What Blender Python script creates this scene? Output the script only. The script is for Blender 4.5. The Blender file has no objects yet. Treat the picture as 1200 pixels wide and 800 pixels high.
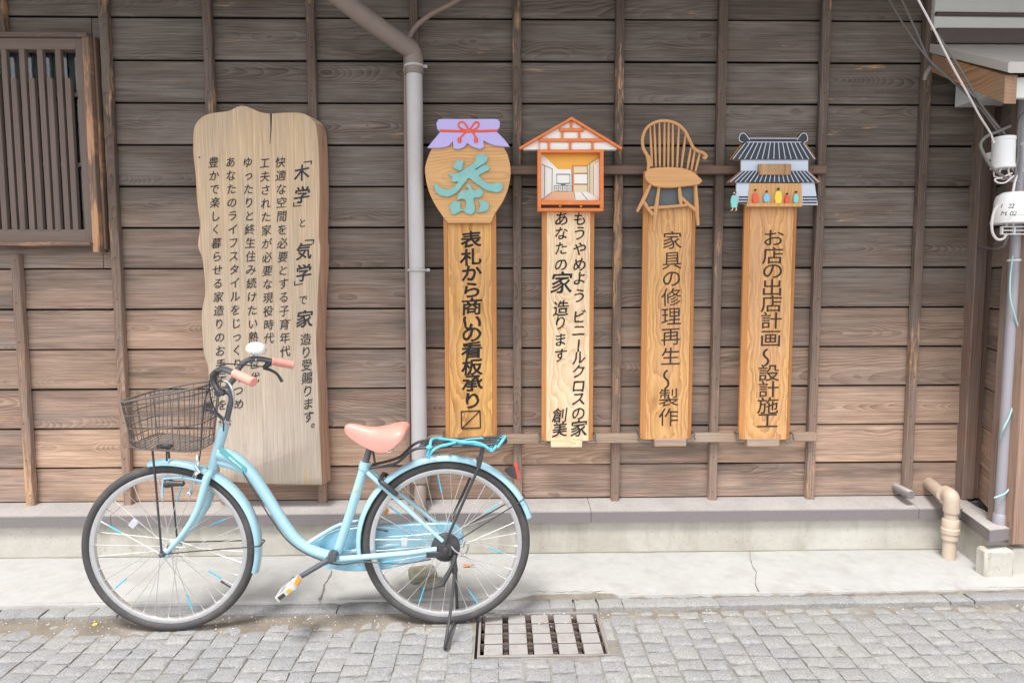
import bpy, math, random
from mathutils import Vector, Matrix, noise as mnoise

# ------------------------------------------------------------------ camera, world, sun, exposure
sc = bpy.context.scene
CAM_H, CAM_D = 1.36, 3.34
PITCH, YAW, ROLL, FPX = math.radians(4.705), math.radians(1.084), math.radians(0.124), 778.07
fw = Vector((math.sin(YAW)*math.cos(PITCH), math.cos(YAW)*math.cos(PITCH), -math.sin(PITCH)))
rt = fw.cross(Vector((0, 0, 1))).normalized()
up = rt.cross(fw)
rt, up = math.cos(ROLL)*rt - math.sin(ROLL)*up, math.sin(ROLL)*rt + math.cos(ROLL)*up
CAM = Vector((0, -CAM_D, CAM_H))
cam_data = bpy.data.cameras.new('camera')
cam = bpy.data.objects.new('camera', cam_data)
sc.collection.objects.link(cam)
cam.matrix_world = Matrix(((rt.x, up.x, -fw.x, CAM.x), (rt.y, up.y, -fw.y, CAM.y), (rt.z, up.z, -fw.z, CAM.z), (0, 0, 0, 1)))
cam_data.sensor_width = 36.0
cam_data.lens = 36.0*FPX/1200.0
cam_data.clip_start = 0.05
cam_data.clip_end = 500
sc.camera = cam

world = bpy.data.worlds.new("World")
sc.world = world
world.use_nodes = True
wnt = world.node_tree
SUN_EL, SUN_AZ = math.radians(66), math.radians(206)      # azimuth from +Y clockwise: from the street side, a little left
sky = wnt.nodes.new('ShaderNodeTexSky')
sky.sky_type = 'NISHITA'; sky.sun_disc = False
sky.sun_elevation = SUN_EL; sky.sun_rotation = SUN_AZ
hs = wnt.nodes.new('ShaderNodeHueSaturation'); hs.inputs['Saturation'].default_value = 0.12
wnt.links.new(sky.outputs[0], hs.inputs['Color'])
bg = wnt.nodes['Background']; bg.inputs['Strength'].default_value = 0.15
wnt.links.new(hs.outputs[0], bg.inputs['Color'])

sd_ = bpy.data.lights.new('sun', 'SUN'); sd_.energy = 2.2; sd_.angle = math.radians(16); sd_.color = (1.0, 0.975, 0.945)
sun = bpy.data.objects.new('sun', sd_); sc.collection.objects.link(sun)
sdir = Vector((math.sin(SUN_AZ)*math.cos(SUN_EL), math.cos(SUN_AZ)*math.cos(SUN_EL), math.sin(SUN_EL)))
sun.rotation_euler = sdir.to_track_quat('Z', 'Y').to_euler()
sun.location = (0, -6, 8)

vs = sc.view_settings
vs.view_transform = 'Standard'; vs.look = 'None'; vs.gamma = 1.0; vs.use_curve_mapping = False
vs.exposure = 1.10
sc.cycles.max_bounces = 6
rng = random.Random(7)

# ------------------------------------------------------------------ where a thing seen in the photograph stands: points on real planes
def ray(px, py):
    return (fw + rt*((px-600)/FPX) + up*((400-py)/FPX))
def W(px, py, Y=0.0):
    d = ray(px, py); k = (Y-CAM.y)/d.y
    return CAM + d*k
def Gd(px, py, z=0.0):
    d = ray(px, py); k = (z-CAM.z)/d.z
    return CAM + d*k

# ------------------------------------------------------------------ mesh helpers
class MB:
    def __init__(s): s.v=[]; s.f=[]; s.g=[]; s.sd=[]; s.tn=[]
    def add(s, vs_, fs, gc=None, seed=0.0, tone=0.0):
        b=len(s.v)
        s.v += [Vector(p) for p in vs_]
        s.f += [tuple(i+b for i in f) for f in fs]
        s.g += [Vector(p) for p in (gc if gc is not None else vs_)]
        s.sd += [seed]*len(vs_)
        s.tn += [tone(Vector(p)) if callable(tone) else tone for p in vs_]
        return s
    def box(s, c, size, axes=None, ch=0.002, grain='x', seed=None, tone=0.0):
        """chamfered box; axes = three unit vectors"""
        c=Vector(c); h=[x/2 for x in size]
        if axes is None: axes=(Vector((1,0,0)),Vector((0,1,0)),Vector((0,0,1)))
        ch=min(ch, min(h)*.45)
        P=[]; L=[]
        idx={}
        for sx in (-1,1):
            for sy in (-1,1):
                for sz in (-1,1):
                    for a in range(3):
                        q=[sx*h[0], sy*h[1], sz*h[2]]
                        sg=(sx,sy,sz)
                        for b in range(3):
                            if b!=a: q[b]-=sg[b]*ch
                        idx[(sx,sy,sz,a)]=len(L); L.append(q)
        F=[]
        for a in range(3):
            b,c2=[(1,2),(2,0),(0,1)][a]
            for sg in (-1,1):
                r=[]
                for (u,v) in ((-1,-1),(1,-1),(1,1),(-1,1)):
                    k=[0,0,0]; k[a]=sg; k[b]=u; k[c2]=v
                    r.append(idx[(k[0],k[1],k[2],a)])
                F.append(r if sg>0 else r[::-1])
        for a in range(3):       # edges along axis a
            b,c2=[(1,2),(2,0),(0,1)][a]
            for u in (-1,1):
                for v in (-1,1):
                    k=[0,0,0]; k[b]=u; k[c2]=v
                    lo=k[:]; lo[a]=-1; hi=k[:]; hi[a]=1
                    r=[idx[(*lo,b)],idx[(*hi,b)],idx[(*hi,c2)],idx[(*lo,c2)]]
                    F.append(r if u*v<0 else r[::-1])
        for sx in (-1,1):
            for sy in (-1,1):
                for sz in (-1,1):
                    r=[idx[(sx,sy,sz,0)],idx[(sx,sy,sz,1)],idx[(sx,sy,sz,2)]]
                    F.append(r if sx*sy*sz>0 else r[::-1])
        vv=[c+axes[0]*q[0]+axes[1]*q[1]+axes[2]*q[2] for q in L]
        o={'x':(0,2,1),'y':(1,2,0),'z':(2,0,1)}[grain]
        gc=[(q[o[0]],q[o[1]],q[o[2]]) for q in L]
        return s.add(vv,F,gc,rng.random() if seed is None else seed,tone)
    def tube(s, pts, r, n=10, caps=True, smooth=0, closed=False, flat=1.0, seed=0.0):
        pts=[Vector(p) for p in pts]
        rr=list(r) if isinstance(r,(list,tuple)) else [r]*len(pts)
        if smooth: pts,rr=catmull(pts,rr,smooth,closed)
        m=len(pts); tang=[]
        for i in range(m):
            if closed: t=pts[(i+1)%m]-pts[i-1]
            else: t=pts[min(i+1,m-1)]-pts[max(i-1,0)]
            tang.append(t.normalized() if t.length>1e-9 else Vector((0,0,1)))
        ref=Vector((0,0,1)) if abs(tang[0].z)<.9 else Vector((0,1,0))
        nrm=(ref-tang[0]*ref.dot(tang[0])).normalized()
        V=[];L=0;G=[]
        for i in range(m):
            if i: L+=(pts[i]-pts[i-1]).length
            nrm=(nrm-tang[i]*nrm.dot(tang[i]))
            if nrm.length<1e-6: nrm=tang[i].orthogonal()
            nrm.normalize(); bn=tang[i].cross(nrm)
            for k in range(n):
                a=2*math.pi*k/n
                V.append(pts[i]+nrm*(math.cos(a)*rr[i])+bn*(math.sin(a)*rr[i]*flat))
                G.append((L,math.cos(a)*rr[i],math.sin(a)*rr[i]))
        F=[]
        for i in range(m if closed else m-1):
            j=(i+1)%m
            for k in range(n):
                k2=(k+1)%n
                F.append((i*n+k,i*n+k2,j*n+k2,j*n+k))
        if caps and not closed:
            F.append(tuple(range(n))[::-1]); F.append(tuple((m-1)*n+k for k in range(n)))
        return s.add(V,F,G,seed)
    def lathe(s, o, axis, prof, n=24, seed=0.0, ref=None):
        """prof: list of (radius, height along axis)"""
        o=Vector(o); axis=Vector(axis).normalized()
        a=axis.orthogonal().normalized() if ref is None else Vector(ref); b=axis.cross(a)
        V=[];F=[]
        for (r,h) in prof:
            for k in range(n):
                t=2*math.pi*k/n
                V.append(o+axis*h+a*(r*math.cos(t))+b*(r*math.sin(t)))
        m=len(prof)
        for i in range(m-1):
            for k in range(n):
                k2=(k+1)%n
                F.append((i*n+k,i*n+k2,(i+1)*n+k2,(i+1)*n+k))
        if prof[0][0]>1e-5: F.append(tuple(range(n))[::-1])
        if prof[-1][0]>1e-5: F.append(tuple((m-1)*n+k for k in range(n)))
        return s.add(V,F,None,seed)
    def prism(s, front, back_vec, ch=0.0, grain='z', seed=None, tone=0.0, back=None):
        """closed polygon extruded by back_vec (or joined to the polygon back); small chamfer on the front rim"""
        front=[Vector(p) for p in front]; bv=Vector(back_vec); n=len(front)
        nr=Vector((0,0,0))
        for i in range(n):
            a,b=front[i],front[(i+1)%n]; nr+=a.cross(b)
        nr.normalize()
        if nr.dot(bv)>0: front=front[::-1]; nr=-nr; back=back[::-1] if back else None
        rings=[]
        if ch>0:
            ins=[]
            for i in range(n):
                p0,p1,p2=front[i-1],front[i],front[(i+1)%n]
                e1=(p1-p0).normalized(); e2=(p2-p1).normalized()
                m1=nr.cross(e1); m2=nr.cross(e2); mm=(m1+m2)
                mm=mm.normalized()*ch if mm.length>1e-6 else m1*ch
                ins.append(p1+mm)
            rings=[ins,[p-nr*ch for p in front]]
        else: rings=[front]
        rings.append([Vector(p) for p in back] if back else [p+bv for p in front])
        V=[p for r in rings for p in r]; F=[tuple(range(n))]
        for i in range(len(rings)-1):
            for k in range(n):
                k2=(k+1)%n
                F.append((i*n+k,(i+1)*n+k,(i+1)*n+k2,i*n+k2))
        F.append(tuple(range((len(rings)-1)*n,len(rings)*n))[::-1])
        if grain=='z': G=[(p.z,p.x,p.y) for p in V]
        elif grain=='x': G=[(p.x,p.z,p.y) for p in V]
        else: G=[(p.y,p.x,p.z) for p in V]
        c=sum((Vector(g) for g in G),Vector())/len(G)
        G=[Vector(g)-c for g in G]
        return s.add(V,F,G,rng.random() if seed is None else seed,tone)
    def build(s, name, material, parent=None, smooth=True, angle=38, extra=None):
        o0=Vector((0,0,0))
        q=parent
        while q is not None: o0=o0+Vector(q.location); q=q.parent
        me=bpy.data.meshes.new(name)
        me.from_pydata([tuple(p-o0) for p in s.v],[],s.f)
        a=me.attributes.new('gc','FLOAT_VECTOR','POINT'); a.data.foreach_set('vector',[c for p in s.g for c in p])
        a=me.attributes.new('seed','FLOAT','POINT'); a.data.foreach_set('value',s.sd)
        a=me.attributes.new('tone','FLOAT','POINT'); a.data.foreach_set('value',s.tn)
        if smooth:
            me.polygons.foreach_set('use_smooth',[True]*len(me.polygons))
            me.set_sharp_from_angle(angle=math.radians(angle))
        me.update()
        ob=bpy.data.objects.new(name,me); sc.collection.objects.link(ob)
        for m in (material if isinstance(material,(list,tuple)) else [material]): me.materials.append(m)
        if parent is not None: ob.parent=parent
        return ob

def catmull(pts, rr, k, closed=False):
    n=len(pts); P=[];R=[]
    rng_=range(n) if closed else range(n-1)
    for i in rng_:
        if closed: a,b,c,d=pts[i-1],pts[i],pts[(i+1)%n],pts[(i+2)%n]; ra,rb=rr[i],rr[(i+1)%n]
        else:
            b,c=pts[i],pts[i+1]; a=pts[i-1] if i else b*2-c; d=pts[i+2] if i+2<n else c*2-b; ra,rb=rr[i],rr[i+1]
        for j in range(k):
            t=j/k
            P.append(.5*((2*b)+(c-a)*t+(2*a-5*b+4*c-d)*t*t+(3*b-a-3*c+d)*t**3)); R.append(ra+(rb-ra)*t)
    if not closed: P.append(pts[-1]); R.append(rr[-1])
    return P,R
def closed_curve(pts, k=4): return catmull([Vector(p) for p in pts],[0]*len(pts),k,True)[0]

def thing(name, label, cat, loc, group=None):
    o=bpy.data.objects.new(name,None); sc.collection.objects.link(o); o.location=loc; o.empty_display_size=.1
    return tag(o,label,cat,group)
def tag(o, label, cat, group=None):
    o['label']=label; o['category']=cat
    if group: o['group']=group
    return o
def kind(o,k='structure'): o['kind']=k; return o

# ------------------------------------------------------------------ materials
class Mat:
    def __init__(s,name,rough=.6,metal=0.0,spec=.5):
        s.m=bpy.data.materials.new(name); s.m.use_nodes=True; s.nt=s.m.node_tree
        s.b=s.nt.nodes['Principled BSDF']; s.b.inputs['Roughness'].default_value=rough; s.b.inputs['Metallic'].default_value=metal
        s.b.inputs['Specular IOR Level'].default_value=spec
    def put(s,inp,v):
        if hasattr(v,'is_output') or isinstance(v,bpy.types.NodeSocket): s.nt.links.new(v,inp)
        elif isinstance(v,(tuple,list)) and inp.type=='RGBA' and len(v)==3: inp.default_value=(*v,1)
        else: inp.default_value=v
    def n(s,t): return s.nt.nodes.new(t)
    def attr(s,name,fac=False):
        a=s.n('ShaderNodeAttribute'); a.attribute_name=name; return a.outputs['Fac' if fac else 'Vector']
    def objco(s): return s.n('ShaderNodeTexCoord').outputs['Object']
    def geo(s): return s.n('ShaderNodeNewGeometry').outputs['Position']
    def noise(s,vec,scale=1,detail=2,rough=.5,dist=0):
        q=s.n('ShaderNodeTexNoise'); s.put(q.inputs['Vector'],vec); q.inputs['Scale'].default_value=scale
        q.inputs['Detail'].default_value=detail; q.inputs['Roughness'].default_value=rough; q.inputs['Distortion'].default_value=dist
        return q.outputs['Fac']
    def vor(s,vec,scale=1,feat='F1',out='Distance',rand=1):
        q=s.n('ShaderNodeTexVoronoi'); q.feature=feat; s.put(q.inputs['Vector'],vec); q.inputs['Scale'].default_value=scale
        q.inputs['Randomness'].default_value=rand; return q.outputs[out]
    def math(s,op,a,b=0.0,c=None,clamp=False):
        q=s.n('ShaderNodeMath'); q.operation=op; q.use_clamp=clamp; s.put(q.inputs[0],a); s.put(q.inputs[1],b)
        if c is not None: s.put(q.inputs[2],c)
        return q.outputs[0]
    def sep(s,v):
        q=s.n('ShaderNodeSeparateXYZ'); s.put(q.inputs[0],v); return q.outputs[0],q.outputs[1],q.outputs[2]
    def comb(s,x,y,z):
        q=s.n('ShaderNodeCombineXYZ'); s.put(q.inputs[0],x); s.put(q.inputs[1],y); s.put(q.inputs[2],z); return q.outputs[0]
    def mul(s,v,k):
        q=s.n('ShaderNodeVectorMath'); q.operation='MULTIPLY'; s.put(q.inputs[0],v); q.inputs[1].default_value=k; return q.outputs[0]
    def mix(s,f,a,b,mode='MIX'):
        q=s.n('ShaderNodeMix'); q.data_type='RGBA'; q.blend_type=mode
        s.put(q.inputs[0],f); s.put(q.inputs[6],a); s.put(q.inputs[7],b); return q.outputs[2]
    def ramp(s,f,a,b,lo=0.0,hi=1.0):
        q=s.n('ShaderNodeMapRange'); q.clamp=True; s.put(q.inputs[0],f); q.inputs[1].default_value=a; q.inputs[2].default_value=b
        q.inputs[3].default_value=lo; q.inputs[4].default_value=hi; return q.outputs[0]
    def scale(s,col,f):
        q=s.n('ShaderNodeVectorMath'); q.operation='SCALE'; s.put(q.inputs[0],col); s.put(q.inputs['Scale'],f); return q.outputs[0]
    def bump(s,h,strength=.3,dist=.002):
        q=s.n('ShaderNodeBump'); q.inputs['Strength'].default_value=strength; q.inputs['Distance'].default_value=dist
        s.put(q.inputs['Height'],h); s.nt.links.new(q.outputs[0],s.b.inputs['Normal'])
    def color(s,c): s.put(s.b.inputs['Base Color'],c)
    def rough(s,c): s.put(s.b.inputs['Roughness'],c)

def rgb(r,g,b):       # sRGB 0..255 to linear
    f=lambda c:(c/255/12.92) if c/255<=.04045 else ((c/255+.055)/1.055)**2.4
    return (f(r),f(g),f(b))

def wood(name, early, late, grey, freq=75, grey_amt=.6, worn=None, worn_th=.68, var=.35, d0=.05, wob=.05, rough=.78,
         bump=.35, off=.14, tone_col=None, sharp=2.0, tilt=.16, fib=.35, ringc=1.0, soot=None, warm=None, wig=.9):
    M=Mat(name,rough,0,.25)
    x,y,z=M.sep(M.attr('gc')); sd=M.attr('seed',True); tn=M.attr('tone',True)
    s10=M.math('MULTIPLY',sd,41.0)
    fr=lambda k: M.math('FRACT',M.math('MULTIPLY',sd,k))
    n1=M.math('SUBTRACT',M.noise(M.comb(M.math('MULTIPLY',x,2.2),M.math('MULTIPLY',y,3.0),s10),1,2),.5)
    n2=M.math('SUBTRACT',M.noise(M.comb(M.math('MULTIPLY',x,7),M.math('MULTIPLY',y,16),M.math('ADD',s10,5)),1,3),.5)
    v2=M.math('ADD',y,M.math('MULTIPLY',M.math('SUBTRACT',fr(7.13),.5),off))
    d=M.math('ADD',M.math('MULTIPLY',M.math('ADD',fr(3.71),.25),d0),M.math('MULTIPLY',n1,wob*2.4))
    d=M.math('ADD',M.math('ADD',d,z),M.math('MULTIPLY',M.math('MULTIPLY',M.math('SUBTRACT',fr(9.77),.5),x),tilt))
    r=M.math('SQRT',M.math('ADD',M.math('MULTIPLY',v2,v2),M.math('MULTIPLY',d,d)))
    ph=M.math('ADD',M.math('MULTIPLY',r,M.math('MULTIPLY',M.math('ADD',fr(13.7),.55),freq)),M.math('MULTIPLY',n2,wig))
    ring=M.math('POWER',M.math('FRACT',ph),sharp)
    ring=M.math('MULTIPLY',ring,M.math('MULTIPLY',M.ramp(M.noise(M.comb(M.math('MULTIPLY',x,2.5),M.math('MULTIPLY',y,14),M.math('ADD',s10,51)),1,3,.6),.3,.62,.25,1.0),ringc))
    fiber=M.noise(M.comb(M.math('MULTIPLY',x,5),M.math('MULTIPLY',y,260),M.math('ADD',M.math('MULTIPLY',z,260),s10)),1,3,.6)
    col=M.mix(ring,early,late)
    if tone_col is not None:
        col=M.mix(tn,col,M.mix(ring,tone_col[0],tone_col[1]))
    streak=M.noise(M.comb(M.math('MULTIPLY',x,2.6),M.math('MULTIPLY',y,95),M.math('ADD',M.math('MULTIPLY',z,95),M.math('ADD',s10,17))),1,4,.7)
    blot=M.noise(M.comb(M.math('MULTIPLY',x,2.2),M.math('MULTIPLY',y,9),M.math('ADD',s10,11)),1,4,.6)
    if grey is not None: col=M.mix(M.math('MULTIPLY',M.ramp(blot,.42,.68),grey_amt),col,grey)
    if worn is not None:
        w=M.noise(M.comb(M.math('MULTIPLY',x,1.6),M.math('MULTIPLY',y,11),M.math('ADD',s10,23)),1,5,.62)
        w2=M.noise(M.comb(M.math('MULTIPLY',x,20),M.math('MULTIPLY',y,140),M.math('ADD',s10,29)),1,2,.6)
        w=M.math('ADD',w,M.math('MULTIPLY',M.math('SUBTRACT',w2,.5),.22))
        col=M.mix(M.ramp(w,worn_th,worn_th+.10,0,.85),col,worn)
    if warm is not None:     # some boards bleached to a warmer tan than their neighbours
        col=M.mix(M.math('MULTIPLY',tn,M.math('MULTIPLY',M.ramp(M.math('ADD',fr(11.3),M.math('MULTIPLY',M.math('SUBTRACT',blot,.5),1.2)),.35,1.0),.75)),col,M.mix(ring,warm[0],warm[1]))
    if soot is not None:
        w=M.noise(M.comb(M.math('MULTIPLY',x,1.1),M.math('MULTIPLY',y,7),M.math('ADD',s10,37)),1,4,.6)
        col=M.mix(M.ramp(w,.52,.72,0,.7),col,soot)
    vv=M.math('ADD',1-var/2,M.math('MULTIPLY',fr(5.37),var))
    vv=M.math('MULTIPLY',vv,M.math('ADD',1-fib/2,M.math('MULTIPLY',fiber,fib)))
    vv=M.math('MULTIPLY',vv,M.math('ADD',1-fib*.75,M.math('MULTIPLY',streak,fib*1.5)))
    M.color(M.scale(col,vv))
    M.bump(M.math('ADD',M.math('MULTIPLY',ring,-.6),fiber),bump,.0012)
    return M.m

def concrete(name, base, dark, stain=None, scale=1.0, pits=0.0, rough=.85, bump=.3):
    M=Mat(name,rough,0,.2); P=M.geo()
    a=M.noise(P,2.2*scale,5,.62); b=M.noise(P,26*scale,4,.65); c=M.noise(P,210,2,.6)
    col=M.mix(M.ramp(a,.35,.7),base,dark)
    col=M.scale(col,M.math('ADD',.80,M.math('ADD',M.math('MULTIPLY',b,.26),M.math('MULTIPLY',c,.14))))
    if stain is not None:
        x,y,z=M.sep(P)
        st=M.noise(M.comb(M.math('MULTIPLY',x,7),M.math('MULTIPLY',y,7),M.math('MULTIPLY',z,1.6)),1,4,.65)
        col=M.mix(M.ramp(st,.5,.74,0,.75),col,stain)
    h=M.math('ADD',M.math('MULTIPLY',b,.6),M.math('MULTIPLY',c,.5))
    if pits>0:
        v=M.vor(P,55,'F1'); pm=M.noise(P,18,1); 
        k=M.math('MULTIPLY',M.ramp(v,.10,.16,1,0),M.ramp(pm,.52,.58))
        col=M.mix(M.math('MULTIPLY',k,pits),col,(.05,.045,.04)); h=M.math('SUBTRACT',h,M.math('MULTIPLY',k,2))
    M.color(col); M.bump(h,bump,.003)
    return M.m

def paint(name, col, rough=.4, metal=0.0, spec=.5, var=.12, nscale=14, dirt=None, dirt_amt=.5, coat=0.0, bump=0.0, dscale=5):
    M=Mat(name,rough,metal,spec); P=M.geo()
    a=M.noise(P,nscale,4,.6)
    c=M.scale(col,M.math('ADD',1-var/2,M.math('MULTIPLY',a,var)))
    if dirt is not None: c=M.mix(M.ramp(M.noise(P,dscale,5,.66),.5,.75,0,dirt_amt),c,dirt)
    M.color(c); M.rough(M.ramp(M.noise(P,nscale*3,3),.3,.7,rough*.85,min(1,rough*1.2)))
    if coat: M.b.inputs['Coat Weight'].default_value=coat; M.b.inputs['Coat Roughness'].default_value=.12
    if bump: M.bump(M.noise(P,nscale*12,3),bump,.001)
    return M.m

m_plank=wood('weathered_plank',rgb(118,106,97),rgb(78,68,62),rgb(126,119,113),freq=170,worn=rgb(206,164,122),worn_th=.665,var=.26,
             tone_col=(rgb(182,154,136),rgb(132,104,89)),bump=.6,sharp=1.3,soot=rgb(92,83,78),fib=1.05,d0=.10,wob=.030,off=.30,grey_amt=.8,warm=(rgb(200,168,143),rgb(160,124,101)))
m_batten=wood('batten_wood',rgb(106,90,81),rgb(78,66,60),rgb(122,114,108),freq=110,grey_amt=.5,worn=rgb(200,158,120),worn_th=.555,var=.18,off=.3,fib=.6,
              tone_col=(rgb(158,132,116),rgb(122,100,88)))
m_post=wood('post_wood',rgb(112,96,88),rgb(86,73,66),rgb(124,116,110),freq=100,grey_amt=.6,worn=rgb(170,130,100),worn_th=.7,var=.15,off=.3,fib=.6,tone_col=(rgb(140,112,98),rgb(108,86,74)))
m_redpost=wood('red_post_wood',rgb(152,124,108),rgb(122,98,86),rgb(140,124,114),freq=90,grey_amt=.5,worn=rgb(190,140,105),worn_th=.6,var=.15,off=.3,fib=.6)
m_window=wood('window_wood',rgb(126,110,102),rgb(110,94,87),rgb(108,98,92),freq=120,grey_amt=.5,worn=rgb(140,100,76),worn_th=.72,var=.15,off=.3,bump=.2)
m_sill=wood('worn_sill_wood',rgb(132,106,90),rgb(100,80,68),rgb(120,110,104),freq=120,grey_amt=.5,worn=rgb(196,150,116),worn_th=.5,var=.12,off=.3)
m_bigboard=wood('old_board_wood',rgb(206,178,146),rgb(188,160,130),rgb(186,170,152),tone_col=(rgb(192,178,164),rgb(172,158,145)),freq=60,grey_amt=.5,worn=rgb(196,170,136),worn_th=.6,var=.0,off=.02,d0=.2,wob=.05,bump=.35,fib=.6,ringc=.4,tilt=.25,wig=2.0)
m_bark=wood('board_edge_wood',rgb(176,138,114),rgb(150,114,92),rgb(170,146,126),freq=60,grey_amt=.4,var=.0,off=.1,fib=.5)
m_signwood=wood('golden_pine',rgb(222,172,104),rgb(150,96,48),rgb(196,150,116),wig=2.6,sharp=1.1,freq=56,grey_amt=.35,var=.10,off=.03,d0=.07,wob=.10,bump=.15,fib=.35,rough=.6,ringc=.85)
m_signwood2=wood('rosy_pine',rgb(222,174,116),rgb(158,100,56),rgb(198,152,124),wig=2.8,sharp=1.1,freq=46,grey_amt=.5,var=.10,off=.03,d0=.06,wob=.11,bump=.15,fib=.35,rough=.6,ringc=.8)
m_palewood=wood('pale_pine',rgb(236,212,176),rgb(198,142,94),rgb(226,196,166),wig=3.0,sharp=1.6,freq=52,grey_amt=.3,var=.0,off=.03,d0=.05,wob=.13,bump=.12,fib=.25,rough=.6,ringc=.8)
m_stile=wood('orange_edge_wood',rgb(206,144,88),rgb(184,122,70),rgb(210,150,96),freq=120,grey_amt=.3,var=.10,off=.3,bump=.1,rough=.55)
m_jarwood=wood('jar_wood',rgb(216,168,114),rgb(176,122,72),rgb(206,164,120),freq=70,grey_amt=.3,var=.0,off=.1,d0=.08,wob=.09,bump=.15,rough=.6,ringc=.7)
m_rail=wood('rail_wood',rgb(168,144,124),rgb(138,116,98),rgb(176,164,152),freq=100,grey_amt=.6,var=.1,off=.3,fib=.5)
m_raildark=wood('dark_rail_wood',rgb(122,98,86),rgb(96,76,66),rgb(124,112,104),freq=100,grey_amt=.5,var=.1,off=.3,fib=.5)
m_fascia=wood('fascia_wood',rgb(178,140,106),rgb(140,100,66),rgb(140,128,120),freq=50,grey_amt=.7,worn=rgb(200,154,110),worn_th=.55,var=.0,off=.1)
m_chairwood=wood('chair_wood',rgb(216,164,112),rgb(190,136,86),rgb(214,172,130),freq=80,grey_amt=.2,var=.05,off=.2,bump=.1,rough=.55)
m_foundation=concrete('foundation_concrete',rgb(190,187,178),rgb(172,167,156),rgb(146,139,126),1.3,pits=.7)
m_strip=concrete('pavement_concrete',rgb(174,173,171),rgb(168,167,165),rgb(157,154,149),.8,pits=.0,bump=.2)
m_kerb=concrete('kerb_granite',rgb(198,196,190),rgb(176,172,164),rgb(150,144,132),2.5,pits=.0)
m_dirt=concrete('joint_dirt',rgb(132,124,113),rgb(104,97,88),rgb(148,142,132),3,pits=0,rough=.95,bump=.6)
m_mortar=concrete('joint_sand',rgb(150,147,141),rgb(116,111,103),rgb(104,98,90),1.1,pits=0,rough=.95,bump=.6)
m_kdirt=concrete('pale_dirt',rgb(158,152,140),rgb(136,129,116),rgb(150,144,132),3,pits=0,rough=.95,bump=.4)
m_rust=paint('rusty_nail',rgb(74,60,54),.7,.3,.4,.3,60)
m_moss=concrete('mossy_stone',rgb(156,152,140),rgb(124,124,106),rgb(136,126,112),6,pits=0)
def sett_mat():
    M=Mat('granite_sett',.75,0,.3); P=M.geo(); sd=M.attr('seed',True)
    a=M.noise(P,170,2,.75); b=M.noise(P,48,3,.65); c=M.noise(P,1.1,3,.6)
    col=M.mix(M.ramp(sd,0,1),rgb(136,136,137),rgb(146,145,143))
    col=M.scale(col,M.math('ADD',.0,M.math('ADD',M.math('MULTIPLY',a,1.55),M.math('MULTIPLY',b,.45))))
    col=M.mix(M.ramp(c,.5,.72,0,.45),col,rgb(152,149,142))
    e=M.attr('tone',True)
    M.color(col); M.bump(M.math('ADD',a,b),.5,.003); return M.m
m_sett=sett_mat()
def ledge_mat():       # sheet metal; light from above painted in, paler on whatever faces up
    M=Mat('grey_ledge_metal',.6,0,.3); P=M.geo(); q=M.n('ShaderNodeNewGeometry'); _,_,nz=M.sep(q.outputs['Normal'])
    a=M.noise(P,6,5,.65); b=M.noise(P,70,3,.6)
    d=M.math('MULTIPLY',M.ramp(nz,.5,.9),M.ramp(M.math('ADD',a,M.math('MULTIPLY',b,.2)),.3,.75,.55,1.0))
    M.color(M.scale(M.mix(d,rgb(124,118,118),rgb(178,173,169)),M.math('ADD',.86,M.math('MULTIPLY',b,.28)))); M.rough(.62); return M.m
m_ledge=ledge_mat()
m_basket=paint('basket_wire',rgb(100,92,88),.45,0,.5,.2,20)
m_conduit=paint('brown_conduit',rgb(140,120,110),.55,0,.4,.2,8,rgb(120,98,88),.4)
m_pipe=paint('grey_pipe_paint',rgb(188,184,184),.42,.0,.45,.16,4,rgb(160,146,138),.35,dscale=3)
m_pipetop=paint('dull_pipe',rgb(140,126,118),.55,.0,.4,.2,8,rgb(112,100,94),.5)
m_pole=paint('blue_grey_pole',rgb(160,158,166),.45,.2,.45,.14,5,rgb(138,134,140),.4)
m_pvc=paint('beige_pvc',rgb(192,174,156),.5,0,.45,.16,9,rgb(150,134,118),.5)
m_white=paint('off_white_plastic',rgb(226,226,226),.4,0,.45,.06,12,rgb(206,202,196),.4)
m_siding=paint('grey_white_sheet',rgb(214,214,209),.5,0,.4,.08,4,rgb(194,191,184),.4)
m_roofmetal=paint('roof_sheet_metal',rgb(190,184,178),.5,.0,.4,.14,5,rgb(160,150,142),.5)
m_darktrim=paint('dark_brown_trim',rgb(88,76,72),.55,0,.4,.2,8)
m_cable=paint('grey_cable',rgb(112,108,106),.6,0,.4,.15,20)
m_cablewhite=paint('white_cable',rgb(212,204,202),.55,0,.4,.1,20)
m_cyanwire=paint('pale_cyan_wire',rgb(160,200,200),.5,0,.4,.1,20)
m_bike=paint('sky_blue_enamel',rgb(156,196,210),.24,0,.5,.08,9,rgb(168,184,186),.3,coat=.9,dscale=24)
m_bikedark=paint('blue_chain_case',rgb(142,190,210),.35,0,.5,.06,6,coat=.3)
m_tyre=paint('tyre_rubber',rgb(74,72,72),.75,0,.3,.25,40,rgb(116,110,104),.4,bump=.2,dscale=12)
m_chrome=paint('polished_steel',rgb(226,226,228),.22,1,.5,.06,30)
m_alloy=paint('rim_alloy',rgb(220,220,222),.36,.85,.5,.06,20)
m_spoke=paint('spoke_steel',rgb(216,215,212),.35,.7,.5,.05,20)
m_black=paint('black_steel',rgb(58,58,60),.42,0,.5,.2,20,rgb(92,90,88),.3)
m_bar=paint('gunmetal_bar',rgb(104,106,112),.3,.6,.5,.12,20)
m_pink=paint('dusty_pink_vinyl',rgb(212,144,132),.42,0,.45,.05,18,rgb(236,178,164),.4,bump=.05)
m_grip=paint('pink_rubber_grip',rgb(226,152,138),.55,0,.4,.06,30,bump=.1)
m_bell=paint('white_bell_enamel',rgb(240,242,242),.2,.3,.6,.02,10,coat=.5)
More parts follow.
